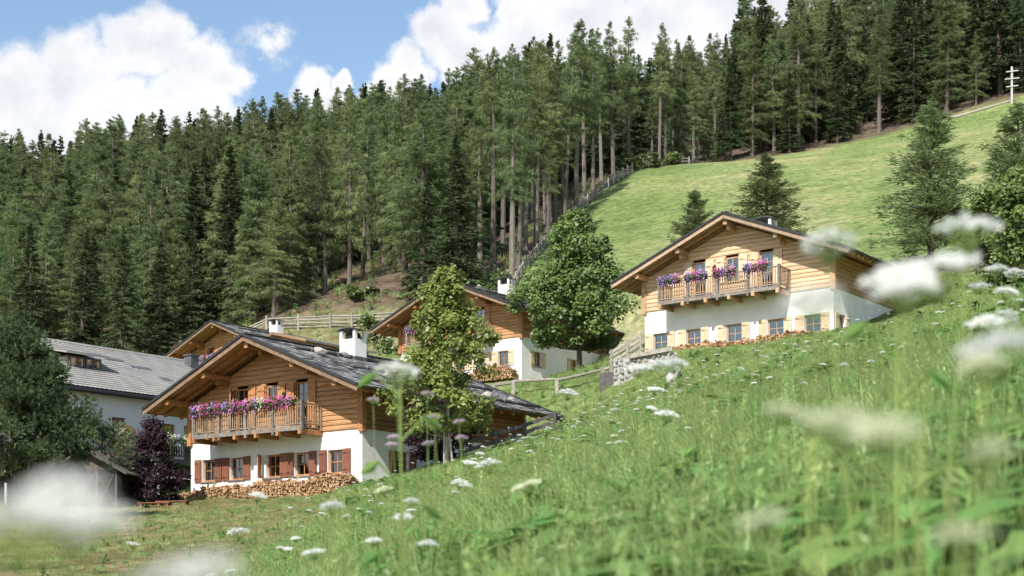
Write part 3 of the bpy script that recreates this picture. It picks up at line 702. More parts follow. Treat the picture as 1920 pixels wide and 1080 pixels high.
def firewood(root, u0, u1, hfun, seed, label, dep=.55, yo=-.05):
    r = np.random.default_rng(seed); e = empty('firewood_pile', house_pt(root, u0, yo, 0), -TH); tag(e, label, 'firewood', 'firewood stacked along the chalet walls')
    ms = MB(); zrow = 0.0
    L_ = u1-u0; row = 0
    while zrow < 1.6:
        x = .04
        while x < L_:
            d = r.uniform(.035, .07); top = hfun(x/L_)
            if zrow < top:
                y = -dep/2-r.uniform(0, .08); ax = r.uniform(-.16, .16); az = r.uniform(-.12, .12); c = Vector((x, y, zrow+d*.8+r.uniform(-.015, .015)))
                v = Vector((ax, 1, az)).normalized()*dep/2; k = int(r.integers(3, 6))
                if zrow > top-.12: v = Vector((r.normal(0, .8), r.normal(0, .8), r.normal(0, .25))).normalized()*dep*.42
                ms.tube([c-v, c+v], d, k)
            x += d*1.75
        zrow += .095; row += 1
    o = ms.build('split_log', M['firewood'], e); tag(o, kind='stuff'); return e
gA = 3.75-A.location.z
def hA(t): return gA+.48+.22*math.exp(-((t-.27)/.12)**2)+.34*math.exp(-((t-.58)/.13)**2)+.5*math.exp(-((t-.88)/.12)**2)+.04*math.sin(t*40)-.12*math.exp(-((t-.02)/.03)**2)
firewood(A, -11.9, -.05, hA, 3, 'long heap of split firewood against the lowest chalet front wall', .7, -.05)
firewood(B, -7.5, -.3, lambda t: .25+.75*math.exp(-((t-.72)/.3)**2), 4, 'heap of split firewood under the window of the chalet between the trees', .7)
firewood(C_, -9.2, -1.2, lambda t: .66+.05*math.sin(t*9)+.06*t, 5, 'low row of firewood along the base of the pale meadow chalet', .6)

# ------------------------------------------------------------------ trees
def conifer_meshes(seed, Ht, R, crown0, nbr, kind, tw=10, q=3, dens=1.0):
    r = np.random.default_rng(seed)
    tr = MB(); lean = r.normal(0, .012, 2)*Ht
    pts = [(lean[0]*t*t, lean[1]*t*t, Ht*t) for t in (0, .03, .25, .5, .75, .97)]
    r0 = Ht*.0125+.05
    tr.tube([(0, 0, -.8)]+pts, [r0*1.35, r0*1.3, r0*1.02, r0*.82, r0*.58, r0*.33, .02], 7)
    CC = []; AA = []; BB = []; ndead = int(14*crown0*2)
    for i in range(nbr+ndead):
        dead = i >= nbr
        t = r.random()**.9 if not dead else 0
        h = Ht*(crown0+(1-crown0)*t) if not dead else Ht*r.uniform(.1, .1+crown0)
        az = i*2.39996+r.uniform(-.5, .5)
        if kind == 'larch':
            rr = R*((1-t)**.72*min(1, .72+2*t)+.012)*r.uniform(.45, 1.22); a = .10+.75*t; b = .42-.2*t
        elif kind == 'spruce':
            rr = R*((1-t)**1.0+.012)*r.uniform(.72, 1.12); a = -.05+.45*t; b = .42-.25*t
        else:
            rr = R*((1-t)**.75*min(1, .6+3*t)+.012)*r.uniform(.55, 1.2); a = .2+.7*t; b = .34
        ks = .5+.5*min(1, rr/(R*.45))
        if dead: rr = R*r.uniform(.15, .4); a = -.1
        o = np.array([math.cos(az), math.sin(az), 0.]); sd = np.array([-o[1], o[0], 0.])
        f = lambda s: np.array([lean[0], lean[1], 0])*(h/Ht)**2+o*rr*s+np.array([0, 0, h+rr*(a*s-b*s*s+(.12*s**3 if kind != 'larch' else 0))])
        if rr > .5: tr.tube([f(0), f(.5), f(1.0)], [.035+.008*rr, .022, .008], 3, cap=False)
        if dead: continue
        n = max(2, int(tw*dens*(.25+rr/R*1.5)))
        sv = r.uniform(.12, 1.03, n) if kind != 'larch' else r.uniform(.15, 1.05, n)
        wid = (.36 if kind == 'larch' else .38)*rr*(1.05-sv*.8)
        lat = r.uniform(-1, 1, n)
        for s_, l_, w_ in zip(sv, lat, wid):
            p = f(s_)+sd*l_*w_; droop = .10*abs(l_)*w_*2
            for _ in range(q):
                c = p+r.normal(0, .10*ks, 3)+np.array([0, 0, -droop])
                if kind == 'larch':
                    d = o*r.uniform(.0, .8)+sd*(l_*.7+r.normal(0, .35))+np.array([0, 0, r.normal(-.55, .4)+1.3*t**4]); ln = r.uniform(.2, .44); wd = r.uniform(.024, .048)
                elif kind == 'spruce':
                    d = o*r.uniform(.4, 1)+sd*(l_*1.0+r.normal(0, .3))+np.array([0, 0, r.normal(-.25, .22)+1.0*t**4]); ln = r.uniform(.2, .42); wd = r.uniform(.06, .11)
                else:
                    d = o*r.uniform(.3, 1)+sd*(l_*.9+r.normal(0, .35))+np.array([0, 0, r.normal(.08, .28)]); ln = r.uniform(.14, .30); wd = r.uniform(.022, .042)
                ln *= ks; d = d/np.linalg.norm(d); e = np.cross(d, r.normal(0, 1, 3)); e /= np.linalg.norm(e)+1e-9
                CC.append(c+d*ln*.5); AA.append(d*ln); BB.append(e*wd)
    for k in range(14):
        d = np.array([r.normal(0, .25), r.normal(0, .25), 1.]); d /= np.linalg.norm(d); e = np.cross(d, r.normal(0, 1, 3)); e /= np.linalg.norm(e)
        CC.append(np.array([lean[0], lean[1], Ht*(.955+.05*k/14)])); AA.append(d*.3); BB.append(e*.035)
    return tr.mesh('trunk'), rhombi('crown', np.array(CC), np.array(AA), np.array(BB), -.25)

PROTO = []   # (kind, trunk mesh, crown mesh, height)
def proto(kind, seed, Ht, R, c0, nbr, **k):
    t, c = conifer_meshes(seed, Ht, R, c0, nbr, kind, **k)
    t.materials.append(M['bark'] if kind == 'larch' else M['bark_dark']); c.materials.append(M['larch'] if kind != 'spruce' else M['spruce'])
    PROTO.append((kind, t, c, Ht)); return len(PROTO)-1
LF = [proto('larch', 11+i, 20, 3.3+.35*(i % 3), (.06, .12, .2, .1, .26, .15)[i], (190, 170, 150, 200, 130, 175)[i], tw=17) for i in range(6)]
LH = [proto('larch', 31+i, 24, 3.3, .36+.06*i, 130-10*i, tw=16) for i in range(4)]
SP = [proto('spruce', 51+i, 21, 3.5, .03+.03*i, 210, tw=13) for i in range(4)]
SL_ = [proto('young', 71+i, 11, 3.5, .03, 230, tw=15, q=4) for i in range(3)]

def place_tree(pi, x, y, ht, label, cat, group, sc=1.0, name=None, z=None):
    kind, tm, cm, H0 = PROTO[pi]; k = ht/H0
    e = empty(name or {'larch': 'larch_tree', 'spruce': 'spruce_tree', 'young': 'larch_tree'}[kind], (x, y, (H(x, y) if z is None else z)-.1), random.uniform(0, 6.28)); e.scale = (k*sc, k*sc, k); e.rotation_euler = (random.gauss(0, .022), random.gauss(0, .022), random.uniform(0, 6.28))
    tag(e, label, cat, group)
    obj('trunk', tm, None, e); obj('crown', cm, None, e); return e

LAB = {'larch': ('tall light green larch in the dense hillside forest', 'larches of the hillside forest'), 'spruce': ('dark green spruce in the dense hillside forest', 'spruces of the hillside forest')}
def spot(px, Z): return ((px-960)/F*Z, Z)
fixed = []
# trees of the forest edge that can be told apart
for (pi, px, Z, ht, sc, lab, grp) in (
    (SP[0], 225, 140, 15.5, 1.1, None, None), (SP[1], 430, 149, 19.5, 1.1, None, None), (SP[2], 300, 143, 13.5, 1.2, None, None), (SP[3], 855, 131, 15.5, 1.25, 'broad dark spruce rising right behind the roof of the half hidden chalet', None), (SP[1], 795, 136, 12.5, 1.1, None, None),
    (SP[0], 150, 146, 15, 1.1, None, None), (SP[2], 365, 146, 12, 1.2, None, None), (SP[3], 60, 150, 15, 1.1, None, None),
    (LF[0], 545, 146, 17.5, 1.15, None, None), (LF[1], 520, 147, 15, 1.1, None, None), (LF[2], 610, 150, 16.5, 1.05, None, None), (LF[3], 480, 150, 18, 1.1, None, None), (LF[0], 420, 155, 21, 1.05, None, None),
    (LF[2], 655, 149, 20.5, .8, 'slim larch standing alone in the forest clearing above the log fence', None), (LH[0], 680, 158, 20, .85, None, None), (LF[3], 760, 150, 20, 1.0, None, None), (LF[1], 720, 166, 21, 1.0, None, None),
    (LH[0], 960, 133, 21, 1.0, None, None), (LH[1], 972, 138, 20, .9, None, None), (LH[2], 925, 140, 22, 1.0, None, None), (LH[0], 900, 143, 21, .95, None, None), (LH[1], 1005, 152, 22, 1.0, None, None), (LH[2], 985, 150, 20, .9, None, None),
    (LH[0], 1040, 170, 22, .9, None, None), (LH[1], 1080, 182, 23.5, .95, None, None), (LH[2], 1096, 188, 24, .9, None, None), (LH[0], 1112, 194, 22, .9, None, None), (LH[1], 1058, 178, 23, .9, None, None), (LH[2], 1128, 203, 22, .9, None, None), (LH[0], 1150, 206, 23, .95, None, None),
    (LH[1], 1178, 214, 23, .95, None, None), (LH[2], 1236, 218, 22, .85, None, None), (LH[0], 1248, 222, 21, .85, None, None), (SP[0], 1130, 212, 12, 1.0, None, None),
    (SP[1], 1480, 238, 14, 1.1, None, None), (SP[2], 1570, 242, 13, 1.2, None, None), (SP[3], 1370, 236, 17, 1.0, None, None), (SP[0], 1712, 246, 20, 1.1, None, None), (LF[1], 1410, 240, 21, 1.05, None, None), (LF[3], 1775, 246, 21, 1.25, None, None), (LH[0], 1648, 244, 20, 1.3, None, None)):
    x, y = spot(px, Z); fixed.append((pi, x, y, ht, sc, lab))
# the rest of the wood: jittered grid, spacing by distance
cand = []
yy = 128.0
while yy < 345:
    step = 4.4 if yy < 220 else 5.2
    half = .42*yy+10; x = -half
    while x < half:
        xx = x+rng.uniform(-2.1, 2.1); y2 = yy+rng.uniform(-2.1, 2.1); x += step
        lim = float(forest_limit(xx, y2)); px = 960+F*xx/y2
        if y2 < lim+2: continue
        if 585 < px < 748 and y2 < 168 and rng.random() < .96: continue            # clearing
        if 880 < px < 1200 and y2 < lim+24 and rng.random() < .62: continue        # open strip along the fence
        if any((xx-f[1])**2+(y2-f[2])**2 < 7 for f in fixed): continue
        edge = y2-lim
        if px > 880:
            pk = .22+(.32 if px > 1350 else 0); pool = LH if edge < 45 else LF
            if px > 1250 and edge < 30: pool = LH+LF
        else: pk = .2 if px < 420 else .12; pool = LF
        if y2 > 275: pk = .35
        pi = SP[rng.integers(4)] if rng.random() < pk else pool[rng.integers(len(pool))]
        ht = rng.uniform(11.5, 18.5) if px < 900 else rng.uniform(15, 23)
        if y2 > 225: ht = rng.uniform(11, 19)*(1 if px < 1250 else 1.15 if px < 1380 else 1.45)
        if rng.random() < .12: ht *= rng.uniform(.5, .8)
        if edge < 8 and px < 880: ht *= .85
        cand.append((pi, xx, y2, ht, rng.uniform(1.15, 1.55) if px < 900 else rng.uniform(.95, 1.25)))
    yy += step
cand.sort(key=lambda c: c[2])
allt = fixed+cand
nl = ns = 0; rest = []
for c in allt:
    kind = PROTO[c[0]][0]
    if kind == 'larch' and nl < 285: nl += 1
    elif kind == 'spruce' and ns < 285: ns += 1
    else: rest.append(c); continue
    lab = c[5] if len(c) > 5 else None
    place_tree(c[0], c[1], c[2], c[3], lab or LAB[kind][0], 'tree', None if lab else LAB[kind][1], c[4])

# ------------------------------------------------------------------ scattering through geometry nodes
def scatter(name, protos, pos, rotz, scl, idx, kind='stuff', tilt=None):
    """one object whose points carry copies of the given prototype objects"""
    colx = bpy.data.collections.new(name+'_kinds')
    for i, (me, mt) in enumerate(protos):
        ob = bpy.data.objects.new('%s_%02d' % (name, i), me); colx.objects.link(ob)
    me = bpy.data.meshes.new(name); me.vertices.add(len(pos)); me.vertices.foreach_set('co', np.asarray(pos, np.float32).ravel())
    rot = np.zeros((len(pos), 3), np.float32); rot[:, 2] = rotz
    if tilt is not None: rot[:, :2] = tilt
    a = me.attributes.new('rot', 'FLOAT_VECTOR', 'POINT'); a.data.foreach_set('vector', rot.ravel())
    scl = np.asarray(scl, np.float32); scl = scl if scl.ndim == 2 else np.repeat(scl[:, None], 3, 1)
    a = me.attributes.new('scl', 'FLOAT_VECTOR', 'POINT'); a.data.foreach_set('vector', np.ascontiguousarray(scl).ravel())
    a = me.attributes.new('kid', 'INT', 'POINT'); a.data.foreach_set('value', np.asarray(idx, np.int32))
    o = link(bpy.data.objects.new(name, me)); tag(o, kind=kind)
    ng = bpy.data.node_groups.new(name, 'GeometryNodeTree')
    ng.interface.new_socket('Geometry', in_out='INPUT', socket_type='NodeSocketGeometry'); ng.interface.new_socket('Geometry', in_out='OUTPUT', socket_type='NodeSocketGeometry')
    N = ng.nodes; L = ng.links
    gi = N.new('NodeGroupInput'); go = N.new('NodeGroupOutput'); ip = N.new('GeometryNodeInstanceOnPoints'); ci = N.new('GeometryNodeCollectionInfo')
    ci.inputs['Collection'].default_value = colx; ci.inputs['Separate Children'].default_value = True; ci.inputs['Reset Children'].default_value = True
    def na(nm, t): q = N.new('GeometryNodeInputNamedAttribute'); q.data_type = t; q.inputs['Name'].default_value = nm; return q.outputs[0]
    L.new(gi.outputs[0], ip.inputs['Points']); L.new(ci.outputs[0], ip.inputs['Instance']); ip.inputs['Pick Instance'].default_value = True
    L.new(na('kid', 'INT'), ip.inputs['Instance Index']); L.new(na('rot', 'FLOAT_VECTOR'), ip.inputs['Rotation']); L.new(na('scl', 'FLOAT_VECTOR'), ip.inputs['Scale'])
    L.new(ip.outputs[0], go.inputs[0])
    o.modifiers.new('scatter', 'NODES').node_group = ng
    return o
if rest:
    pr = []
    for pi in range(len(PROTO)):
        kind, t, c, h0 = PROTO[pi]; pr.append((t, None)); pr.append((c, None))
    pos = []; rz = []; sc_ = []; ix = []
    zs = Hs([c[1] for c in rest], [c[2] for c in rest])
    for c, z in zip(rest, zs):
        k = c[3]/PROTO[c[0]][3]; a = random.uniform(0, 6.28)
        for j in (0, 1): pos.append((c[1], c[2], z-.1)); rz.append(a); sc_.append((k*c[4], k*c[4], k)); ix.append(c[0]*2+j)
    fo = scatter('forest', pr, pos, rz, sc_, ix)
    tag(fo, 'far rows of larch and spruce up the wooded hillside', 'forest')

# larches standing on the open meadow
for (pi, px, Z, pyt, R_, lab) in ((SL_[0], 1305, 108, 355, 1.2, 'small young larch rising behind the ridge of the pale meadow chalet'), (SL_[1], 1440, 112, 288, 1.5, 'bushy larch behind the pale meadow chalet chimney'),
                                  (SL_[2], 1745, 96, 185, 1.2, 'tall free-standing larch on the meadow beside the pale chalet'), (SL_[0], 1912, 92, 190, 1.2, 'larch behind the round dark leafy tree on the meadow')):
    x, y = spot(px, Z); zt = (HY-pyt)/F*Z; zb = H(x, y); place_tree(pi, x, y, zt-zb, lab, 'tree', None, R_)

def broadleaf(name, label, px, Z, py_base, py_top, rx, mat, bark, seed, nclump, leaves, leaf, base_frac=.25, shape='egg', group=None, cat='tree', trunk_r=.09, clump_r=.55, ry=None, needle=False, zbase=None):
    r = np.random.default_rng(seed); x, y = spot(px, Z); zb = H(x, y)-.05 if zbase is None else zbase; zt = (HY-py_top)/F*Z; Ht = zt-zb
    e = empty(name, (x, y, zb), 0); tag(e, label, cat, group); ry = ry or rx
    cz0 = Ht*base_frac; ch = Ht-cz0; cen = []
    while len(cen) < nclump:
        t = r.random(); prof = {'egg': (math.sin(PI*min(1, (t*.94+.06))**.62)**.75), 'ball': math.sin(PI*(t*.92+.04))**.6, 'dome': (1-t**2.2)**.6, 'cone': (1-t)**.8*min(1, .4+4*t)}[shape]
        a = r.uniform(0, 2*PI); q = math.sqrt(r.uniform(.12, 1))*r.uniform(.8, 1.12)*(1+.2*math.sin(2*a+seed)+.17*math.sin(3*a+seed*2+5*t)+.17*math.sin(9*t+seed+a))
        cen.append((rx*prof*q*math.cos(a), ry*prof*q*math.sin(a), cz0+ch*t*.97))
    cen = np.array(cen)
    tr = MB(); sw = r.normal(0, .03, 2)*Ht
    top = Vector((sw[0], sw[1], Ht*.82)); tr.tube([(0, 0, -.6), (0, 0, 0), (sw[0]*.3, sw[1]*.3, Ht*.3), (sw[0]*.7, sw[1]*.7, Ht*.58), top], [trunk_r*1.3, trunk_r*1.1, trunk_r*.85, trunk_r*.5, .015], 8)
    for c in cen[::2]:
        z0 = max(cz0*.75, c[2]-math.hypot(c[0], c[1])*.75); k = z0/Ht; p0 = Vector((sw[0]*k, sw[1]*k, z0)); p2 = Vector(c); p1 = (p0+p2)/2+Vector((0, 0, -.08*Ht*.2))
        tr.tube([p0, p1, p2], [trunk_r*.34, trunk_r*.2, .008], 4, cap=False)
    tr.build('trunk', bark, e, smooth=True)
    n = nclump*leaves; ci = np.repeat(np.arange(nclump), leaves); cr = clump_r*r.uniform(.5, 1.35, nclump)[ci]
    dv = unit(r.normal(0, 1, (n, 3)))*(r.random((n, 1))**.45); Cc = cen[ci]+dv*cr[:, None]*np.array([1, 1, .72])
    if needle:
        tuft = n//9; sel = r.permutation(n)[:tuft]; tc = Cc[sel]; dirs = unit(dv[sel]*.8+np.array([0, 0, .55])+r.normal(0, .25, (tuft, 3))); Cq = np.repeat(tc, 9, 0); d = unit(np.repeat(dirs, 9, 0)+r.normal(0, .42, (tuft*9, 3)))
        ln = leaf*r.uniform(.7, 1.3, (tuft*9, 1)); ee = unit(np.cross(d, r.normal(0, 1, d.shape))); me = rhombi('crown', Cq+d*ln, d*ln, ee*leaf*.2)
    else:
        nrm = unit(dv*.7+np.array([-.15, -.3, .75])+r.normal(0, .45, (n, 3))); d = unit(np.cross(nrm, r.normal(0, 1, (n, 3)))); d[:, 2] -= .25; d = unit(d); ee = unit(np.cross(nrm, d))
        sz = leaf*r.uniform(.65, 1.25, (n, 1)); me = rhombi('crown', Cc, d*sz, ee*sz*.78, -.15)
    obj('crown', me, mat, e); return e

broadleaf('maple_tree', 'staked young tree with yellowish green leaves by the lowest chalet', 838, 56, 858, 508, 2.1, M['maple'], M['bark_pale'], 3, 150, 125, .085, .23, 'egg', clump_r=.52, trunk_r=.085)
broadleaf('maple_tree', 'large rounded maple between two chalets, trunk behind the handrail', 1087, 89, 688, 398, 3.35, M['maple_dark'], M['bark'], 8, 165, 140, .12, .17, 'egg', clump_r=.85, trunk_r=.16)
broadleaf('purple_leaved_tree', 'low tree with dark purple leaves behind the staked young tree', 818, 61, 872, 738, 1.9, M['purple'], M['bark_dark'], 5, 70, 120, .085, .2, 'ball', clump_r=.52, trunk_r=.08)
broadleaf('purple_bush', 'purple-black leafy bush in front of the hotel balcony', 285, 64.5, 938, 785, 1.2, M['purple'], M['bark_dark'], 6, 95, 130, .062, .03, 'egg', cat='bush', clump_r=.42, trunk_r=.06)
broadleaf('leafy_tree', 'round dark leafy tree at the meadow beside the free-standing larch', 1905, 82, 520, 318, 2.5, M['maple_dark'], M['bark'], 9, 130, 125, .125, .03, 'ball', clump_r=.75, trunk_r=.16)
broadleaf('shrub', 'green shrub behind the lowest chalet chimney', 690, 112, 660, 592, 1.9, M['shrub'], M['bark_dark'], 21, 30, 110, .13, .05, 'ball', cat='shrub', clump_r=.65, trunk_r=.06)
broadleaf('shrub', 'green shrub in the forest clearing above the log fence', 680, 142, 588, 538, 1.8, M['shrub'], M['bark_dark'], 22, 22, 90, .16, .05, 'ball', cat='shrub', clump_r=.7, trunk_r=.06)
broadleaf('shrub', 'yellow-green shrub beside the chimney of the half hidden chalet', 938, 121, 540, 508, 1.2, M['shrub'], M['bark_dark'], 23, 16, 90, .14, .05, 'ball', cat='shrub', clump_r=.55, trunk_r=.05)
for i, (px, Z, w) in enumerate(((1175,211,3.0),(1205,214,3.2),(1262,219,2.4))):
    x, y = spot(px, Z); broadleaf('shrub', 'green bush under the trees where the forest fence ends', px, Z, 0, HY-(H(x, y)+w*.7)/Z*F, w, M['shrub'], M['bark_dark'], 60+i, 18, 80, .2, .0, 'dome', 'bushes at the end of the forest fence', 'bush', .06, .8)
broadleaf('pine_tree', 'wide dark pine tree beside the hotel terrace', 25, 52, 900, 610, 4.4, M['pine'], M['bark_dark'], 12, 160, 900, .085, .27, 'cone', clump_r=.72, trunk_r=.16, needle=True, ry=3.2)

# ------------------------------------------------------------------ hotel behind the lowest chalet
def hotel():
    ex, ey, ez = -22.5, 75.0, 10.2          # near end of the eaves
    zb = 3.9; root = empty('hotel', (ex, ey, zb), -TH); tag(root, 'long white hotel with pale grey tiled roof behind the pine', 'building')
    # local: x towards the viewer's right front (out of the wall), y along the eaves, z up
    ez -= zb; y0, y1 = -9.0, 21.0; ov = .55; hw = 6.2; rise = 3.35; sl = rise/hw; wt = ez-.25
    wl = MB()
    ops = [(9+2.1, 9+3.0, 3.9, 5.0), (9-4.6, 9-3.6, 3.9, 5.0), (9+7.0, 9+8.0, 2.95, 4.95), (9+5.1, 9+6.4, 2.95, 4.95), (9-1.5, 9+.2, 3.9, 5.0)]
    wall_panel(wl, (-ov, y0, 0), (0, 1, 0), y1-y0, -2, wt+.1, ops); wall_panel(wl, (-ov, y1, 0), (-1, 0, 0), 2*hw-2*ov, -2, wt+.1, []); wall_panel(wl, (-2*hw+ov, y0, 0), (1, 0, 0), 2*hw-2*ov, -2, wt+.1, [])
    for yy in (y0, y1): wl.add([(-ov, yy, wt+.1), (-hw, yy, wt+rise-.3), (-2*hw+ov, yy, wt+.1)], [(0, 1, 2)])
    wl.build('wall', M['plaster_grey'], root)
    for o in ops: make_window(root, (o[0]+o[1])/2, o[2]+.002, o[1]-o[0]-.004, o[3]-o[2]-.004, (-ov, y0, 0), (0, 1, 0), M['beam'], sill=False)
    # wavy tile sheet per slope
    def sheet(s):
        r = np.random.default_rng(4); lam = .30; nper = 6; ny = int((y1-y0+1)/lam*nper); rows = int(math.hypot(hw, rise)/.34)
        L_ = math.hypot(hw+.05, rise); ys = np.linspace(y0-.5, y1+.5, ny); V = []; Q = []; base = 0
        wave = .035*np.abs(np.sin(ys/lam*PI))
        for i in range(rows+1):
            a = L_*i/(rows+1); b = L_*(i+1)/(rows+1)+.03
            for dist, lift in ((a, 0.0), (b, .035)):
                x = s*(-hw+dist*hw/L_*1.0) if s > 0 else -hw-dist*hw/L_
                x = -hw+dist*hw/L_ if s > 0 else -hw-dist*hw/L_
                z = ez+rise-dist*rise/L_+.05+wave+lift
                V.append(np.stack([np.full(ny, x), ys, z], 1))
            k = np.arange(ny-1); Q.append(np.stack([base+k, base+ny+k, base+ny+k+1, base+k+1], 1)); base += 2*ny
        return fast_mesh('roof_tile', np.concatenate(V), np.concatenate(Q))
    dk = MB()
    for s in (-1, 1):
        a = (-hw, ez+rise); b = (-hw+s*(hw+.05), ez-.03)
        dk.prism([(a[0], y0-.5, a[1]), (b[0], y0-.5, b[1]), (b[0], y0-.5, b[1]-.18), (a[0], y0-.5, a[1]-.18)], (0, y1-y0+1, 0))
    roof = dk.build('roof', M['fence_dark'], root)
    for s in (1, -1): tag(obj('roof_tile', sheet(s), M['tile'], roof), kind='stuff')
    MB().tube([(-hw, y0-.5, ez+rise+.06), (-hw, y1+.5, ez+rise+.06)], .12, 8).build('ridge_tile', M['tile'], roof)
    MB().beam((.12, y0-.5, ez-.1), (.12, y1+.5, ez-.1), .16, .16, ch=.3).build('gutter', M['black'], roof)
    # dark repaired tiles
    for (dx, yy, w) in ((-4.9, 4.2, .9), (-4.6, 5.2, 1.2), (-3.9, 6.6, 1.4), (-2.6, 7.4, .8), (-4.5, 3.4, .7)):
        z = ez+(-dx)*sl+.10; MB().beam((dx-.17, yy, z+.17*sl), (dx+.17, yy, z-.17*sl), w, .03).build('dark_tile', M['lead'], roof)
    # shed dormer
    dy, dx0 = 1.9, -2.7; d = MB(); zf = ez-dx0*sl
    d.box(dx0-2.0, dx0, dy-1.1, dy+1.1, zf-.25, zf+.66); dm = d.build('dormer', M['fence_dark'], roof)
    MB().prism([(dx0+.4, dy-1.4, zf+.70), (dx0-2.6, dy-1.4, zf+1.25), (dx0-2.6, dy-1.4, zf+1.35), (dx0+.4, dy-1.4, zf+.80)], (0, 2.8, 0)).build('dormer_roof', M['tile'], dm)
    for k in (-1, 1): make_window(dm, k*.53, zf+.05, .98, .56, (dx0+.17, dy, 0), (0, 1, 0), M['fence_dark'], 9, bars=(1, 0), depth=.12, sill=False)
    c = MB(); c.box(-hw+.5, -hw+1.1, 11.3, 11.9, ez+rise-.6, ez+rise+.3); c.box(-hw+.42, -hw+1.18, 11.22, 11.98, ez+rise+.3, ez+rise+.38); c.build('chimney', M['lead'], roof)
    # balcony
    bz = 2.85; b = MB().box(-ov, 1.1, -9, 14, bz-.22, bz); bal = b.build('balcony', M['fence_dark'], root)
    MB().box(1.02, 1.1, -9, 14, bz+.98, bz+1.05).build('hand_rail', M['fence_dark'], bal); MB().box(1.03, 1.09, -9, 14, bz+.12, bz+.18).build('bottom_rail', M['fence_dark'], bal)
    y = -4.0
    while y < 14: obj('baluster', BALUSTER_D, None, bal, loc=(1.06, y, bz+.16), rot=(0, 0, PI/2)); y += .17
    sc = MB(); n = 10; poly = [(.3, 1.6, bz), (.3, 3.0, bz)]+[(.3, 2.3+.7*math.cos(PI*i/n), bz+1.25+.45*math.sin(PI*i/n)) for i in range(n+1)]
    sc.prism(poly, (.08, 0, 0)); sc.build('wooden_screen', M['beam'], bal)
    # glazed ground floor under the balcony
    for i in range(7):
        yy = -8.5+i*3.1; MB().box(1.02, 1.12, yy-.05, yy+.05, -.3, bz-.24).build('glazing_post', M['white_frame'], root)
        MB().box(1.04, 1.10, yy+.05, yy+3.05, 1.75, 1.84).build('glazing_rail', M['white_frame'], root)
        MB().box(1.06, 1.08, yy+.05, yy+3.05, -.1, bz-.24).build('glass_panel', M['glass'], root)
    MB().box(-ov-.0+.01, -ov+.06, -9, 14, -.3, bz-.25).build('unlit_backing', M['dark'], root)  # near-black sheet over the plaster; its colour paints the shade behind the glass
    return root
HOT = hotel()
for i, (y, cs) in enumerate(((1.0, ('white_petal', 'pink', 'white_petal')), (4.7, ('cream', 'cream', 'white_petal')), (6.1, ('cream', 'pink', 'magenta')))):
    flower_box(HOT.matrix_basis @ Vector((1.15, y, 2.85+.82)), -TH+PI/2, 1.2, 90+i, ('pink and white flower box on the hotel balcony rail', 'cream flower box on the hotel balcony beside the purple bush', 'cream and magenta flower box on the hotel balcony by the chalet')[i], 'hotel balcony flower boxes', cs)

# dark hut with crossed boards in front of the hotel
def hut():
    p = P(165, 945, 63); root = empty('garden_hut', (p.x, p.y, H(p.x, p.y)-.05), -TH+.5); tag(root, 'small dark wooden hut with crossed boards under the pine', 'hut')
    MB().box(-1.35, 1.35, 0, 2.2, -.6, 1.75).build('wall', M['dark'], root)
    for k in range(3):
        x = -.9+k*.9
        for s in (-1, 1): MB().beam((x-s*.42, -.03-.02*s, .1), (x+s*.42, -.03-.02*s, 1.6), .03, .14, up=(0, 1, 0)).build('cross_board', M['bark_dark'], root)
    for x in (-1.35, -.45, .45, 1.35): MB().box(x-.05, x+.05, -.09, -.06, -.3, 1.78).build('post', M['bark_dark'], root)
    rf = MB()
    for s in (-1, 1): rf.prism([(0, -.5, 2.65), (s*2.0, -.5, 1.55), (s*2.0, -.5, 1.47), (0, -.5, 2.57)], (0, 3.2, 0))
    rf.build('roof', M['bark_dark'], root)
    MB().add([(-1.35, -.0, 1.75), (1.35, 0, 1.75), (0, 0, 2.55)], [(0, 1, 2)]).build('gable', M['bark_dark'], root)
hut()
def bench(px, Z, label):
    x, y = spot(px, Z); e = empty('garden_bench', (x, y, H(x, y)), -TH+.35); tag(e, label, 'bench', None)
    MB().box(-.8, .8, -.2, .2, .15, .19).build('seat', M['red_shutter'], e)
    for sx in (-1, 1): MB().box(sx*.65-.05, sx*.65+.05, -.16, .16, -.1, .15).build('leg', M['red_shutter'], e)
bench(292, 62.5, 'low brown bench at the foot of the purple bush'); bench(325, 63.2, 'low brown bench beside the end of the long firewood heap')
# low barn roof seen over the lowest chalet's ridge
def barn():
    x, y = spot(575, 104); zr = (HY-634)/F*104; root = empty('barn', (x, y, H(x, y)-.3), -TH); tag(root, 'low brown barn with dark roof behind the lowest chalet', 'barn')
    zr -= root.location.z; MB().box(-2.6, 2.6, -2.5, 3.2, -1, zr-.75).build('wall', M['log_x'], root)
    rf = MB()
    for s in (-1, 1): rf.prism([(0, -3.3, zr), (s*3.4, -3.3, zr-.85), (s*3.4, -3.3, zr-1.0), (0, -3.3, zr-.15)], (0, 7.2, 0))
    rf.build('roof', M['shingle'], root)
    for s in (-1, 1): MB().beam((0, -3.33, zr-.09), (s*3.4, -3.33, zr-.94), .05, .2, up=(s*.25, 0, 1)).build('barge_board', M['barge'], root)
    MB().prism([(-2.6, -2.5, zr-.76), (2.6, -2.5, zr-.76), (0, -2.5, zr-.12)], (0, .1, 0)).build('gable', M['log_x'], root)
barn()

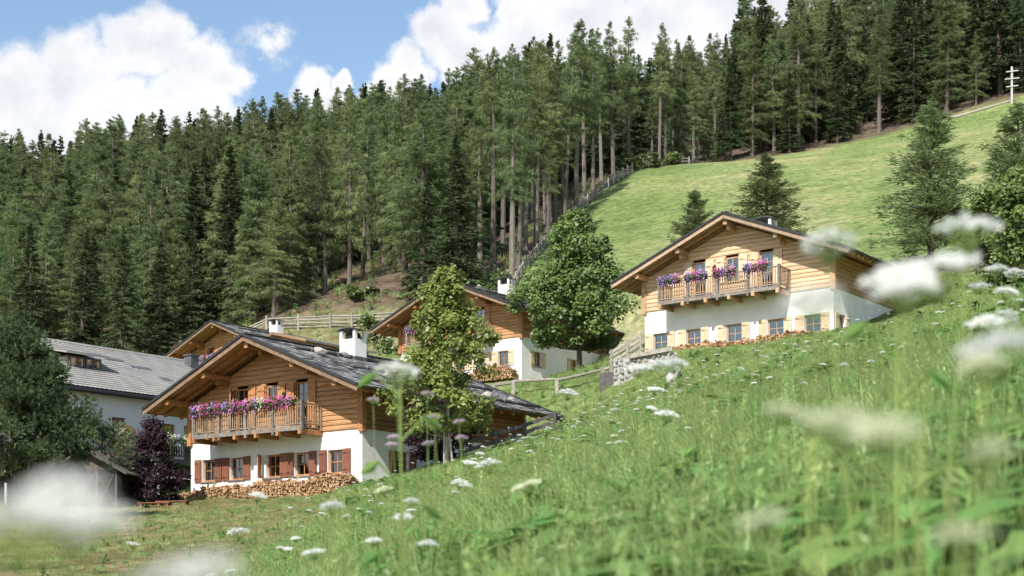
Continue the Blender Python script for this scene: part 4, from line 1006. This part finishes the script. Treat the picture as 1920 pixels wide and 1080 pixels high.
# ------------------------------------------------------------------ fences, walls, cross
def fence(pts, label, rails, mat, name='rail_fence', step=2.4, ph=1.15, pr=.07, rr=.05, group=None, round_=True, plank=None, cat='fence'):
    """pts: ground points (x,y); posts every step metres; rails: heights"""
    P_ = [Vector((a, b, 0)) for a, b in pts]; e = empty(name, (P_[0].x, P_[0].y, H(P_[0].x, P_[0].y))); tag(e, label, cat, group); o = e.location.copy()
    posts = []
    for a, b in zip(P_, P_[1:]):
        n = max(1, round((b-a).length/step))
        for i in range(n): posts.append(a.lerp(b, i/n))
    posts.append(P_[-1]); g = [Vector((p.x, p.y, H(p.x, p.y)))-o for p in posts]; r = random.Random(len(g))
    for p in g:
        h = ph+r.uniform(-.06, .12)
        if round_: MB().tube([p+Vector((0, 0, -.5)), p+Vector((r.uniform(-.03, .03), r.uniform(-.03, .03), h))], pr, 7).build('post', mat, e)
        else: MB().beam(p+Vector((0, 0, -.5)), p+Vector((0, 0, h)), pr*2, pr*1.6, up=(0, 1, 0)).build('post', mat, e)
    for z in rails:
        for a, b in zip(g, g[1:]):
            j = lambda: Vector((0, 0, r.uniform(-.04, .04)))
            d = (b-a).normalized()*.15; sd = Vector((d.y, -d.x, 0)).normalized()*(pr+.01)*(-1 if (d.x > 0) else 1)
            p0 = a-d+Vector((0, 0, z))+j()+sd; p1 = b+d+Vector((0, 0, z))+j()+sd
            if plank: MB().beam(p0, p1, .035, plank).build('rail', mat, e)
            else: MB().tube([p0, (p0+p1)/2+Vector((0, 0, r.uniform(-.03, .02))), p1], [rr*1.1, rr, rr*.85], 6).build('rail', mat, e)
    return e
S = spot
fence([S(335, 139), S(500, 139), S(620, 136), S(700, 133), S(745, 131)], 'weathered log fence along the foot of the wood behind the chalets', (.3, .62, .95, 1.2), M['fence'], ph=1.45, step=3.2, pr=.1, rr=.075)
fence([S(952, 124), S(1000, 141), S(1040, 157)], 'log fence climbing the meadow edge from the half hidden chalet', (.3, .65, 1.0), M['fence'], ph=1.3, step=2.6, pr=.08, rr=.07)
fence([S(1075, 174), S(1110, 185), S(1150, 197), S(1185, 207)], 'upper log fence between tall larch trunks and the green meadow', (.3, .65, 1.0), M['fence'], ph=1.45, step=3.0, pr=.11, rr=.08)
fence([S(1212, 217), S(1250, 220), S(1292, 223)], 'short pale fence under the trees at the meadow top', (.5, .95), M['fence'], ph=1.2, step=3.2, pr=.1, rr=.09)
fence([S(1010, 221), S(1010, 222)], 'lone weathered post pair among the larch trunks', (.9,), M['fence'], step=4) if False else None
fence([S(925, 88), S(962, 86), S(1044, 83), S(1130, 80), S(1146, 79.5)], 'grey timber handrail rising beside the slope path to the meadow chalet', (.82,), M['fence'], 'handrail_fence', step=3.0, ph=.8, pr=.1, rr=.085, round_=False, cat='railing')
fence([S(1146, 81), S(1176, 80.5), S(1201, 80)], 'grey plank fence left of the pale meadow chalet', (.35, .62, .9, 1.18), M['fence'], 'plank_fence', step=1.1, ph=1.3, pr=.05, round_=False, plank=.16)
fence([S(868, 57), S(930, 57.5), S(985, 58), S(1040, 58.5)], 'dark plank fence beside the rear roof of the lowest chalet', (.25, .55, .85), M['fence_dark'], 'plank_fence', step=1.9, ph=1.05, pr=.055, round_=False, plank=.15)
for px, dx in ((833, .0), (851, .35)):
    x, y = spot(px, 55.6); z = H(x, y); m = MB().tube([(x, y, z-.3), (x-dx*.6, y, z+1.6)], .045, 7); o = m.build('support_stake', M['bark_pale'], None); tag(o, 'pale wooden stake propping the yellowish young tree', 'stake', 'stakes of the young tree')
# low rubble wall with timber kerb at the pale chalet
def rubble():
    a = Vector((*spot(1150, 77.5), 0)); b = Vector((*spot(1262, 76.2), 0)); za = (HY-690)/F*77.5; e = empty('stone_wall', (a.x, a.y, za)); tag(e, 'low pale rubble wall with timber kerb below the plank fence', 'wall')
    d = b-a; L_ = d.length; ang = math.atan2(d.y, d.x); e.rotation_euler = (0, 0, ang); zb = (HY-664)/F*76.2-za
    MB().prism([(0, .06, -1), (L_, .06, zb-1), (L_, .06, zb+.12), (0, .06, .42)], (0, .5, 0)).build('core', M['mortar'], e); r = random.Random(3)
    x = 0.0
    while x < L_:
        w = r.uniform(.22, .5); zt = .42+(zb+.12-.42)*(x/L_); z = -.7+zb*(x/L_)
        while z < zt-.08:
            h = r.uniform(.16, .3); obj('stone', STONES[r.randrange(4)], None, e, loc=(x+w/2, .04, z+h/2), rot=(r.uniform(-.3, .3), r.uniform(-.3, .3), r.uniform(-3, 3)), scale=(w*.6, .08, h*.6)); z += h
        x += w*.95
    MB().beam((.9, -.05, .42+.12), (L_, -.05, zb+.28), .2, .22).build('kerb_beam', M['fence'], e)
for m_ in STONES:
    if not m_.materials: m_.materials.append(M['rubble'])
rubble()
p = P(1263, 690, 69); o = obj('boulder', STONES[1].copy(), None, None, loc=(p.x, p.y, H(p.x, p.y)+.3), rot=(.2, .5, 1), scale=(.42, .4, .62)); tag(o, 'pale upright boulder in the grass below the pale meadow chalet', 'boulder')
x, y = spot(1141, 79); o = MB().box(-.42, .42, -.4, .4, -.8, .7).build('timber_trough', M['fence_dark'], None, loc=(x, y, H(x, y)), rot=(0, 0, -.3)); tag(o, 'dark square block at the end of the rubble wall', 'trough')
def cross():
    Z = 236; x, y = spot(1897, Z); z = H(x, y); e = empty('summit_cross', (x, y, z)); tag(e, 'grey wooden cross with three crossbars at the top of the meadow', 'cross')
    zt = (HY-125)/F*Z-z; MB().box(-.15, .15, -.12, .12, -.5, zt).build('upright', M['bright_wood'], e)
    for k, (f, w) in enumerate(((.86, 1.0), (.66, 1.2), (.45, 1.0))):
        MB().beam((-w, -.2, zt*f-.1), (w, -.2, zt*f+.14), .12, .16).build('crossbar', M['bright_wood'], e)
cross()
a = spot(1780, 239); b = spot(1905, 237); m = MB(); n = 8
m.tube([(a[0]+(b[0]-a[0])*i/n, a[1]+(b[1]-a[1])*i/n, H(a[0]+(b[0]-a[0])*i/n, a[1]+(b[1]-a[1])*i/n)+.22) for i in range(n+1)], [.24-.015*i for i in range(n+1)], 8)
tag(m.build('fallen_log', M['bark_pale'], None), 'long fallen log on the meadow edge leading to the cross', 'log')
def log_stack():
    x, y = spot(1694, 84); e = empty('timber_stack', (x, y, H(x, y)), -TH); tag(e, 'open stack of sawn timber beside the pale meadow chalet', 'timber stack'); zt = 1.3
    z = 0; k = 0
    while z < zt:
        for i in range(3):
            if k % 2: MB().box(-1.1, 1.1, -.7+i*.6, -.52+i*.6, z, z+.16).build('timber', M['fence'], e)
            else: MB().box(-1+i*.9, -.8+i*.9, -.8, .8, z, z+.16).build('timber', M['fence'], e)
        z += .162; k += 1
log_stack()

# ------------------------------------------------------------------ meadow grass
def blade_tuft(seed, n, hmin, hmax, wid, spread, lean=.35, seeds=0):
    r = np.random.default_rng(seed); V = []; Q = []
    for i in range(n):
        a = r.uniform(0, 2*PI); R0 = spread*math.sqrt(r.random()); b = np.array([math.cos(a)*R0, math.sin(a)*R0, -.03]); h = r.uniform(hmin, hmax); az = a+r.normal(0, 1.0); ln = h*r.uniform(.1, lean*2)
        o = np.array([math.cos(az), math.sin(az), 0]); sd = np.array([-o[1], o[0], 0])*wid*r.uniform(.6, 1.25)*.5; ks = len(V); segs = 4
        for j in range(segs+1):
            t = j/segs; c = b+o*ln*t*t+np.array([0, 0, h*(t-.28*(ln/h)*t*t)]); w = (1-t**1.6)*.95+.05
            V += [c-sd*w, c+sd*w]
        for j in range(segs): q = ks+2*j; Q.append((q, q+1, q+3, q+2))
    for i in range(seeds):
        a = r.uniform(0, 2*PI); R0 = spread*r.random(); b = np.array([math.cos(a)*R0, math.sin(a)*R0, 0]); h = hmax*r.uniform(1.0, 1.3); tip = b+np.array([r.normal(0, .12)*h, r.normal(0, .12)*h, h])
        for k in range(2):
            sd = np.array([math.cos(k*1.57), math.sin(k*1.57), 0])*.0016; q = len(V); V += [b-sd, b+sd, tip+sd*.5, tip-sd*.5]; Q.append((q, q+1, q+2, q+3))
        for k in range(16):
            t = .80+.2*k/16; c = b+(tip-b)*t+r.normal(0, .006, 3); d = np.array([r.normal(0, .6), r.normal(0, .6), 1.0]); d = d/np.linalg.norm(d)*.012; e = np.cross(d, r.normal(0, 1, 3)); e = e/np.linalg.norm(e)*.0028
            q = len(V); V += [c-d, c+e, c+d, c-e]; Q.append((q, q+1, q+2, q+3))
    return fast_mesh('grass_tuft', np.array(V), np.array(Q))
def leaf_rosette(seed, n, L0, wid):
    r = np.random.default_rng(seed); V = []; Q = []
    for i in range(n):
        az = r.uniform(0, 2*PI); o = np.array([math.cos(az), math.sin(az), 0]); sd = np.array([-o[1], o[0], 0]); h0 = r.uniform(.08, .3); L_ = L0*r.uniform(.6, 1.2); ks = len(V); segs = 6
        V += [np.array([0, 0, 0])-sd*.003, np.array([0, 0, 0])+sd*.003]
        for j in range(segs+1):
            t = j/segs; c = o*(.06+L_*t)+np.array([0, 0, h0+L_*(.45*t-.6*t*t)]); w = wid*(math.sin(PI*min(1, t*.94+.06))**.8)*(1+.25*math.sin(j*2.6)); V += [c-sd*w+np.array([0, 0, w*.3]), c+sd*w+np.array([0, 0, w*.3])]
        for j in range(segs+1): q = ks+2*j; Q.append((q, q+1, q+3, q+2))
    return fast_mesh('leaf_rosette', np.array(V), np.array(Q))
def withm(me, m): me.materials.append(m); return (me, m)
TALL = [withm(blade_tuft(100+i, 44, .18, .5, .0105, .14, .55, 1 if i == 1 else 0), M['grass']) for i in range(5)]+[withm(blade_tuft(120, 24, .2, .45, .005, .10, .3, 3), M['grass_dry'])]+[withm(leaf_rosette(130+i, 9, .22, .04), M['herb']) for i in range(2)]
MIDT = [withm(blade_tuft(140+i, 60, .10, .30, .014, .26, .5), M['grass']) for i in range(3)]+[withm(blade_tuft(150, 40, .10, .26, .014, .26, .5), M['grass_dry'])]+[withm(leaf_rosette(155, 12, .12, .04), M['herb'])]
def meadow():
    r = np.random.default_rng(77)
    def wedge(n, d0, d1, m0, m1, power=1.0):
        y = np.sqrt(r.uniform(d0**2, d1**2, n)); t = r.uniform(m0, m1, n); return t*y, y
    # tall hay meadow round the camera and up to the crest
    xs = []; ys = []
    for (n, d0, d1) in ((1500, 2.0, 5), (4800, 5, 13), (7000, 13, 30), (5500, 30, 50)):
        x, y = wedge(n, d0, d1, -.42, .48); xs.append(x); ys.append(y)
    x = np.concatenate(xs); y = np.concatenate(ys); px = 960+F*x/y
    lim = np.interp(px, [-300, 150, 300, 480, 640, 860, 1040, 1250, 1500, 1920, 2300], [3, 9, 17, 26, 37, 43, 46, 46, 42, 34, 32])
    keep = y < lim*r.uniform(.85, 1.06, len(y)); x, y = x[keep], y[keep]; px = px[keep]; lim = lim[keep]; z = Hs(x, y)
    sc_ = r.uniform(.75, 1.15, len(x))*np.where(y > 15, .88, 1.0)*np.clip(.6+.5*(px-200)/900, .55, 1.05)*np.interp(y, [1.3, 4.5, 8, 12], [1.5, 1.45, 1.2, 1.0])*(1+.16*np.sin(x*2.3+y*.7)+.16*np.sin(y*1.9-x*1.1)+.1*np.sin(x*6.1+y*4.3))
    sil = np.interp(px, [0, 300, 480, 640, 860, 1040, 1200, 1400, 1600, 1760, 1920, 2100], [.0, .006, .036, .062, .090, .113, .133, .158, .181, .199, .216, .236])
    cap_ = ((sil+r.uniform(-.03, -.002, len(x)))*(y-.3)-z)/np.where(y < 8, .64, .52)
    ok = cap_ > .3; x, y, z, px, sc_, cap_ = x[ok], y[ok], z[ok], px[ok], sc_[ok], cap_[ok]; sc_ = np.minimum(sc_, cap_)
    wide = 1+np.clip((y-8)/22, 0, 1)*.9
    idx = r.choice(8, len(x), p=[.17, .17, .17, .17, .16, .02, .07, .07]); idx = np.where((y < 12) & (idx == 5), 1, idx); idx = np.where((y < 9) & (r.random(len(x)) < .16+.2*(np.sin(x*3+y*2) > .5)), r.integers(6, 8, len(x)), idx)
    scatter('meadow_grass', TALL, np.stack([x, y, z], 1), r.uniform(0, 6.28, len(x)), np.stack([sc_*wide*np.where((idx > 5) & (y < 8), 1.5, 1), sc_*wide*np.where((idx > 5) & (y < 8), 1.5, 1), sc_], 1), idx, tilt=r.normal(0, .09, (len(x), 2)))
    # short grass on lawns and banks
    xs = []; ys = []
    for (n, d0, d1) in ((2000, 9, 30), (6000, 30, 55), (15000, 55, 92)):
        x, y = wedge(n, d0, d1, -.40, .40); xs.append(x); ys.append(y)
    x = np.concatenate(xs); y = np.concatenate(ys); px = 960+F*x/y
    ok = np.ones(len(x), bool)
    for root, lw in ((A, 11.5), (C_, 8.0), (HOT, 21)):
        lx = (x-root.location.x)*math.cos(TH)-(y-root.location.y)*math.sin(TH); ly = (x-root.location.x)*math.sin(TH)+(y-root.location.y)*math.cos(TH)
        ok &= ~((lx > -12.6) & (lx < 1.6) & (ly > -9.5 if root is HOT else ly > -.9) & (ly < lw))
    x, y, px = x[ok], y[ok], px[ok]; z = Hs(x, y)
    lawn = (px < 640) & (y < 66)
    sc_ = r.uniform(.6, 1.2, len(x))*np.where(lawn, .45, 1.0)*np.where(y > 55, .8, 1.0)
    dry = np.where(lawn, .52, .12); u = r.random(len(x)); idx = np.where(u < dry, 3, np.where(u < dry+.12, 4, r.integers(0, 3, len(x))))
    scatter('bank_grass', MIDT, np.stack([x, y, z], 1), r.uniform(0, 6.28, len(x)), np.stack([sc_*1.5, sc_*1.5, sc_], 1), idx, tilt=r.normal(0, .1, (len(x), 2)))
meadow()

# ------------------------------------------------------------------ meadow flowers
def umbel_head(seed, R, rays, flor, dome=.28):
    r = np.random.default_rng(seed); m = MB(); C = []; A_ = []; B_ = []
    for i in range(rays):
        q = math.sqrt((i+.5)/rays); a = i*2.39996; e = np.array([R*q*math.cos(a), R*q*math.sin(a), R*dome*(1-q*q)+R*.05*r.normal()]); s = np.array([0, 0, -R*.75])
        m.tube([s, s*.45+e*.5+np.array([0, 0, -.004]), e], [R*.02, R*.014, R*.012], 3, cap=False)
        for k in range(flor):
            b = r.uniform(0, 2*PI); rr = R*.2*math.sqrt(r.random()); C.append(e+np.array([rr*math.cos(b), rr*math.sin(b), R*.05*r.normal()+.012*R])); n = unit(np.array([r.normal(0, .9), r.normal(-.5, .9), .8])); d = unit(np.cross(n, r.normal(0, 1, 3))); A_.append(d*R*.063); B_.append(np.cross(n, d)*R*.063)
    return m.mesh('ray'), rhombi('floret', np.array(C), np.array(A_), np.array(B_))
UMB = [umbel_head(200+i, .05, 28, 18, .15+.12*i) for i in range(3)]
for a_, b_ in UMB: a_.materials.append(M['stem'])
UM = {}
for mk in ('umbel', 'umbel_green', 'lilac'):
    for i, (a_, b_) in enumerate(UMB): c = b_.copy(); c.materials.append(M[mk]); UM[(mk, i)] = c
STEMLEAF = leaf_rosette(260, 5, .10, .012); STEMLEAF.materials.append(M['herb'])
def umbel(px, py, d, size, label, group, mk='umbel', k=0, tilt=(0, 0), pos=None, name='umbel_flower'):
    head = P(px, py, d) if pos is None else Vector(pos); g = H(head.x, head.y); base = Vector((head.x+random.uniform(-.06, .06), head.y+random.uniform(-.02, .08), g))
    e = empty(name, base); tag(e, label, 'flower', group); sc_ = size/.05
    top = head-base-Vector((0, 0, size*.7)); mid = top*.5+Vector((random.uniform(-.02, .02), random.uniform(-.02, .02), 0))
    MB().tube([(0, 0, -.05), mid, top], [.0028*sc_**.5, .0022*sc_**.5, .0014*sc_**.5], 5).build('stem', M['stem'], e, smooth=True)
    h = obj('ray', UMB[k][0], None, e, loc=head-base, rot=(tilt[0], tilt[1], random.uniform(0, 6)), scale=(sc_,)*3); 
    f = obj('floret', UM[(mk, k)], None, e, loc=head-base, rot=h.rotation_euler, scale=(sc_,)*3); tag(f, kind='stuff'); tag(h, kind='stuff')
    if top.z > .3: obj('leaf', STEMLEAF, None, e, loc=top*.35, rot=(0, 0, random.uniform(0, 6)))
    return e
NEARG = 'white umbels right in front of the lens'
for i, (px, py, d, s_, mk, lab) in enumerate((
    (140, 965, .58, .025, 'umbel', 'very blurred white umbel over the lawn before the hut'), (55, 985, .55, .026, 'umbel', 'very blurred white umbel beside the larger blurred one over the lawn'), (110, 930, .62, .022, 'umbel', 'small very blurred white umbel over the hut'), (345, 1078, .6, .026, 'umbel', 'very blurred white umbel rising from below onto the lawn'),
    (1815, 428, 2.1, .053, 'umbel', 'crisp domed white umbel in front of the dark leafy tree'), (1553, 460, 1.9, .042, 'umbel', 'tilted white umbel in front of the pale chalet roof corner'), (1745, 508, 1.55, .058, 'umbel', 'broad white umbel in front of the free-standing larch foot'), (1700, 545, 1.35, .036, 'umbel', 'white umbel hanging under the broadest umbel'), (1690, 530, 1.5, .045, 'umbel', 'white umbel touching the broadest umbel'),
    (1525, 565, 1.0, .026, 'umbel', 'faint blurred white umbel over the pale chalet wall corner'), (1590, 800, .85, .036, 'umbel_green', 'large cream blurred umbel over the long grass'), (1660, 815, .8, .028, 'umbel_green', 'cream blurred umbel beside the largest cream one'), (1540, 790, .95, .022, 'umbel_green', 'small cream blurred umbel left of the large cream one'),
    (1875, 655, 1.3, .045, 'umbel', 'blurred white umbel over tall grass under the dark leafy tree'), (1845, 690, 1.2, .03, 'umbel_green', 'blurred cream umbel under the white one by the leafy tree'), (1430, 975, .9, .02, 'umbel_green', 'small cream blurred umbel low in the long grass'), (1800, 1005, .8, .022, 'umbel_green', 'small cream blurred umbel beside broad green leaves'), (1860, 850, .85, .02, 'umbel_green', 'cream blurred umbel among broad leaves'), (1470, 770, 1.2, .022, 'umbel_green', 'pale green blurred umbel in mid grass'),
    (745, 697, 3.2, .05, 'umbel', 'tilted pale umbel in front of the lowest chalet roof'), (1240, 690, 9.0, .09, 'umbel', 'white umbel below the upright boulder'), (1195, 692, 5.0, .045, 'umbel', 'flat white umbel beside the handrail end'), (1265, 682, 5.0, .05, 'umbel', 'flat white umbel in front of the pale chalet woodpile'),
    (1065, 738, 13, .09, 'umbel', 'white umbel over the bank below the big maple'), (1228, 730, 13, .075, 'umbel', 'white umbel on the bank below the boulder'), (1250, 778, 7.5, .065, 'umbel', 'white umbel standing above long grass on the bank'), (915, 872, 10, .085, 'umbel', 'white umbel below the dark plank fence'), (880, 868, 10.5, .06, 'umbel', 'smaller white umbel below the dark plank fence'),
    (622, 950, 5, .042, 'umbel', 'white umbel in front of the firewood heap end'), (757, 972, 5.5, .042, 'umbel', 'white umbel low in grass below the staked tree'), (772, 940, 6, .035, 'umbel', 'small white umbel in grass below the staked tree'), (700, 1014, 5, .03, 'umbel', 'small white umbel near the lawn edge in grass'), (802, 1022, 5, .036, 'umbel', 'white umbel in dense grass under the others'), (588, 1036, 4.5, .034, 'umbel', 'white umbel at the boundary of lawn and long grass'),
    (447, 998, 12, .09, 'umbel', 'white umbel cluster at the lawn margin'), (484, 931, 8, .05, 'umbel', 'white umbel before the middle of the firewood heap'), (250, 1020, 12, .06, 'umbel', 'white umbel alone on the dry lawn'),
    (1868, 505, 7, .055, 'umbel', 'small crisp umbel on the skyline of grass under the leafy tree'), (1902, 514, 7.5, .055, 'umbel', 'second small crisp umbel under the leafy tree'), (1838, 537, 6.5, .05, 'umbel', 'small crisp umbel left of those under the leafy tree'), (1888, 548, 6, .05, 'umbel', 'small crisp umbel below those under the leafy tree'), (1850, 608, 3.2, .04, 'umbel', 'flat white umbel over tall grass under the leafy tree'))):
    umbel(px, py, d, s_*(.86 if d < 2.5 else 1)*(.82 if mk == 'umbel_green' else 1), lab, NEARG if d < 2.5 else None, mk, i % 3, (random.uniform(-.15, .15), random.uniform(-.25, .25)))
for i, (px, py) in enumerate(((801, 738), (814, 782), (816, 800), (861, 790), (738, 820), (735, 835), (803, 831), (700, 750), (865, 822))):
    umbel(px, py, 6.0, .027, 'pinkish lilac flower head on a tall stalk in front of the purple tree', 'lilac flower heads before the purple tree', 'lilac', i % 3, (random.uniform(-.2, .2), random.uniform(-.2, .2)))
r_ = np.random.default_rng(5); n_f = 0
while n_f < 170:
    y = math.sqrt(r_.uniform(4.5**2, 44**2)); t = r_.uniform(-.25, .37); x = t*y; px = 960+F*t
    if y > np.interp(px, [150, 300, 480, 640, 860, 1040, 1250, 1500, 1920], [9, 17, 26, 37, 43, 46, 46, 42, 34]): continue
    hgt = r_.uniform(.5, .85)*(1 if px > 500 else .6)
    umbel(0, 0, 0, r_.uniform(.03, .05), 'small white umbel flower among the long meadow grass', 'white umbels scattered through the long grass', 'umbel' if r_.random() < .85 else 'umbel_green', n_f % 3, (r_.normal(0, .15), r_.normal(0, .15)), (x, y, H(x, y)+hgt)); n_f += 1
n_f = 0
while n_f < 120:
    y = r_.uniform(46, 74); t = r_.uniform(-.03, .24); x = t*y
    if H(x, y)/y < .02: continue
    umbel(0, 0, 0, r_.uniform(.06, .12), 'small white umbel flower on the grassy bank below the pale chalet', 'white umbels on the bank below the pale chalet', 'umbel', n_f % 3, (r_.normal(0, .15), r_.normal(0, .15)), (x, y, H(x, y)+r_.uniform(.25, .5))); n_f += 1
# tall green plant with pods and leaves
def pod_plant(px, py, d, label, n=5):
    head = P(px, py, d); g = H(head.x, head.y); e = empty('leafy_stalk', (head.x, head.y, g)); tag(e, label, 'plant'); h = head.z-g
    MB().tube([(0.02, 0, -.05), (.0, 0, h*.5), (.0, 0, h)], [.006, .005, .003], 6).build('stem', M['stem'], e)
    r = random.Random(int(px))
    for i in range(n):
        z = h*(.97-.11*i); s = -1 if i % 2 == 0 else 1; tip = Vector((s*r.uniform(.05, .11), r.uniform(-.03, .03), z+.02)); MB().tube([(0, 0, z-.05), tip], [.004, .003], 4).build('stalk', M['stem'], e)
        d_ = np.array([s*.7, r.uniform(-.3, .3), -.5]); d_ = d_/np.linalg.norm(d_); c = np.array(tip)+d_*.03; e2 = np.cross(d_, [0, 1, 0.2]); e2 = e2/np.linalg.norm(e2)
        obj('leaf', rhombi('leaf', [c, c+e2*.002], [d_*.038, d_*.036], [e2*.017, np.cross(e2, d_)*.014]), M['herb'], e)
pod_plant(752, 690, 4.2, 'tall stalk with hanging green leaves in front of the lowest chalet corner')
pod_plant(1680, 600, 3.0, 'tall leafy stalk beside the timber stack', 6)

# ------------------------------------------------------------------ undergrowth and litter of the forest edge
def litter(seed, n, L0):
    r = np.random.default_rng(seed); m = MB()
    for i in range(n):
        a = r.uniform(0, 6.28); c = Vector((r.normal(0, .6), r.normal(0, .6), r.uniform(.02, .12))); d = Vector((math.cos(a), math.sin(a), r.normal(0, .18)))*L0*r.uniform(.3, 1)
        m.tube([c-d, c+d*.2+Vector((0, 0, .05)), c+d], [.045, .03, .012], 4, cap=False)
    me = m.mesh('litter'); me.materials.append(M['bark']); return (me, None)
def understorey():
    r = np.random.default_rng(9); pos = []; 
    x = r.uniform(-75, 75, 9000); y = r.uniform(120, 235, 9000); lim = forest_limit(x, y); px = 960+F*x/y
    k = (y > lim-14)&(y < lim+34)&(px > 250)&(px < 1950)&~((px > 955)&(y < lim+1)); x, y, lim = x[k], y[k], lim[k]
    z = Hs(x, y); u = r.random(len(x)); pr = [MIDT[0], MIDT[3], MIDT[4], litter(1, 5, 1.2), litter(2, 3, 2.0)]
    inside = y > lim+1
    idx = np.where(u < .22, 0, np.where(u < .55, 1, np.where(u < .8, 2, np.where(u < .92, 3, 4)))); idx = np.where(~inside & (idx > 2), 1, idx)
    sc_ = np.where(idx > 2, r.uniform(.6, 1.3, len(x)), r.uniform(1.3, 3.4, len(x)))
    scatter('undergrowth', pr, np.stack([x, y, z], 1), r.uniform(0, 6.28, len(x)), sc_, idx)
understorey()
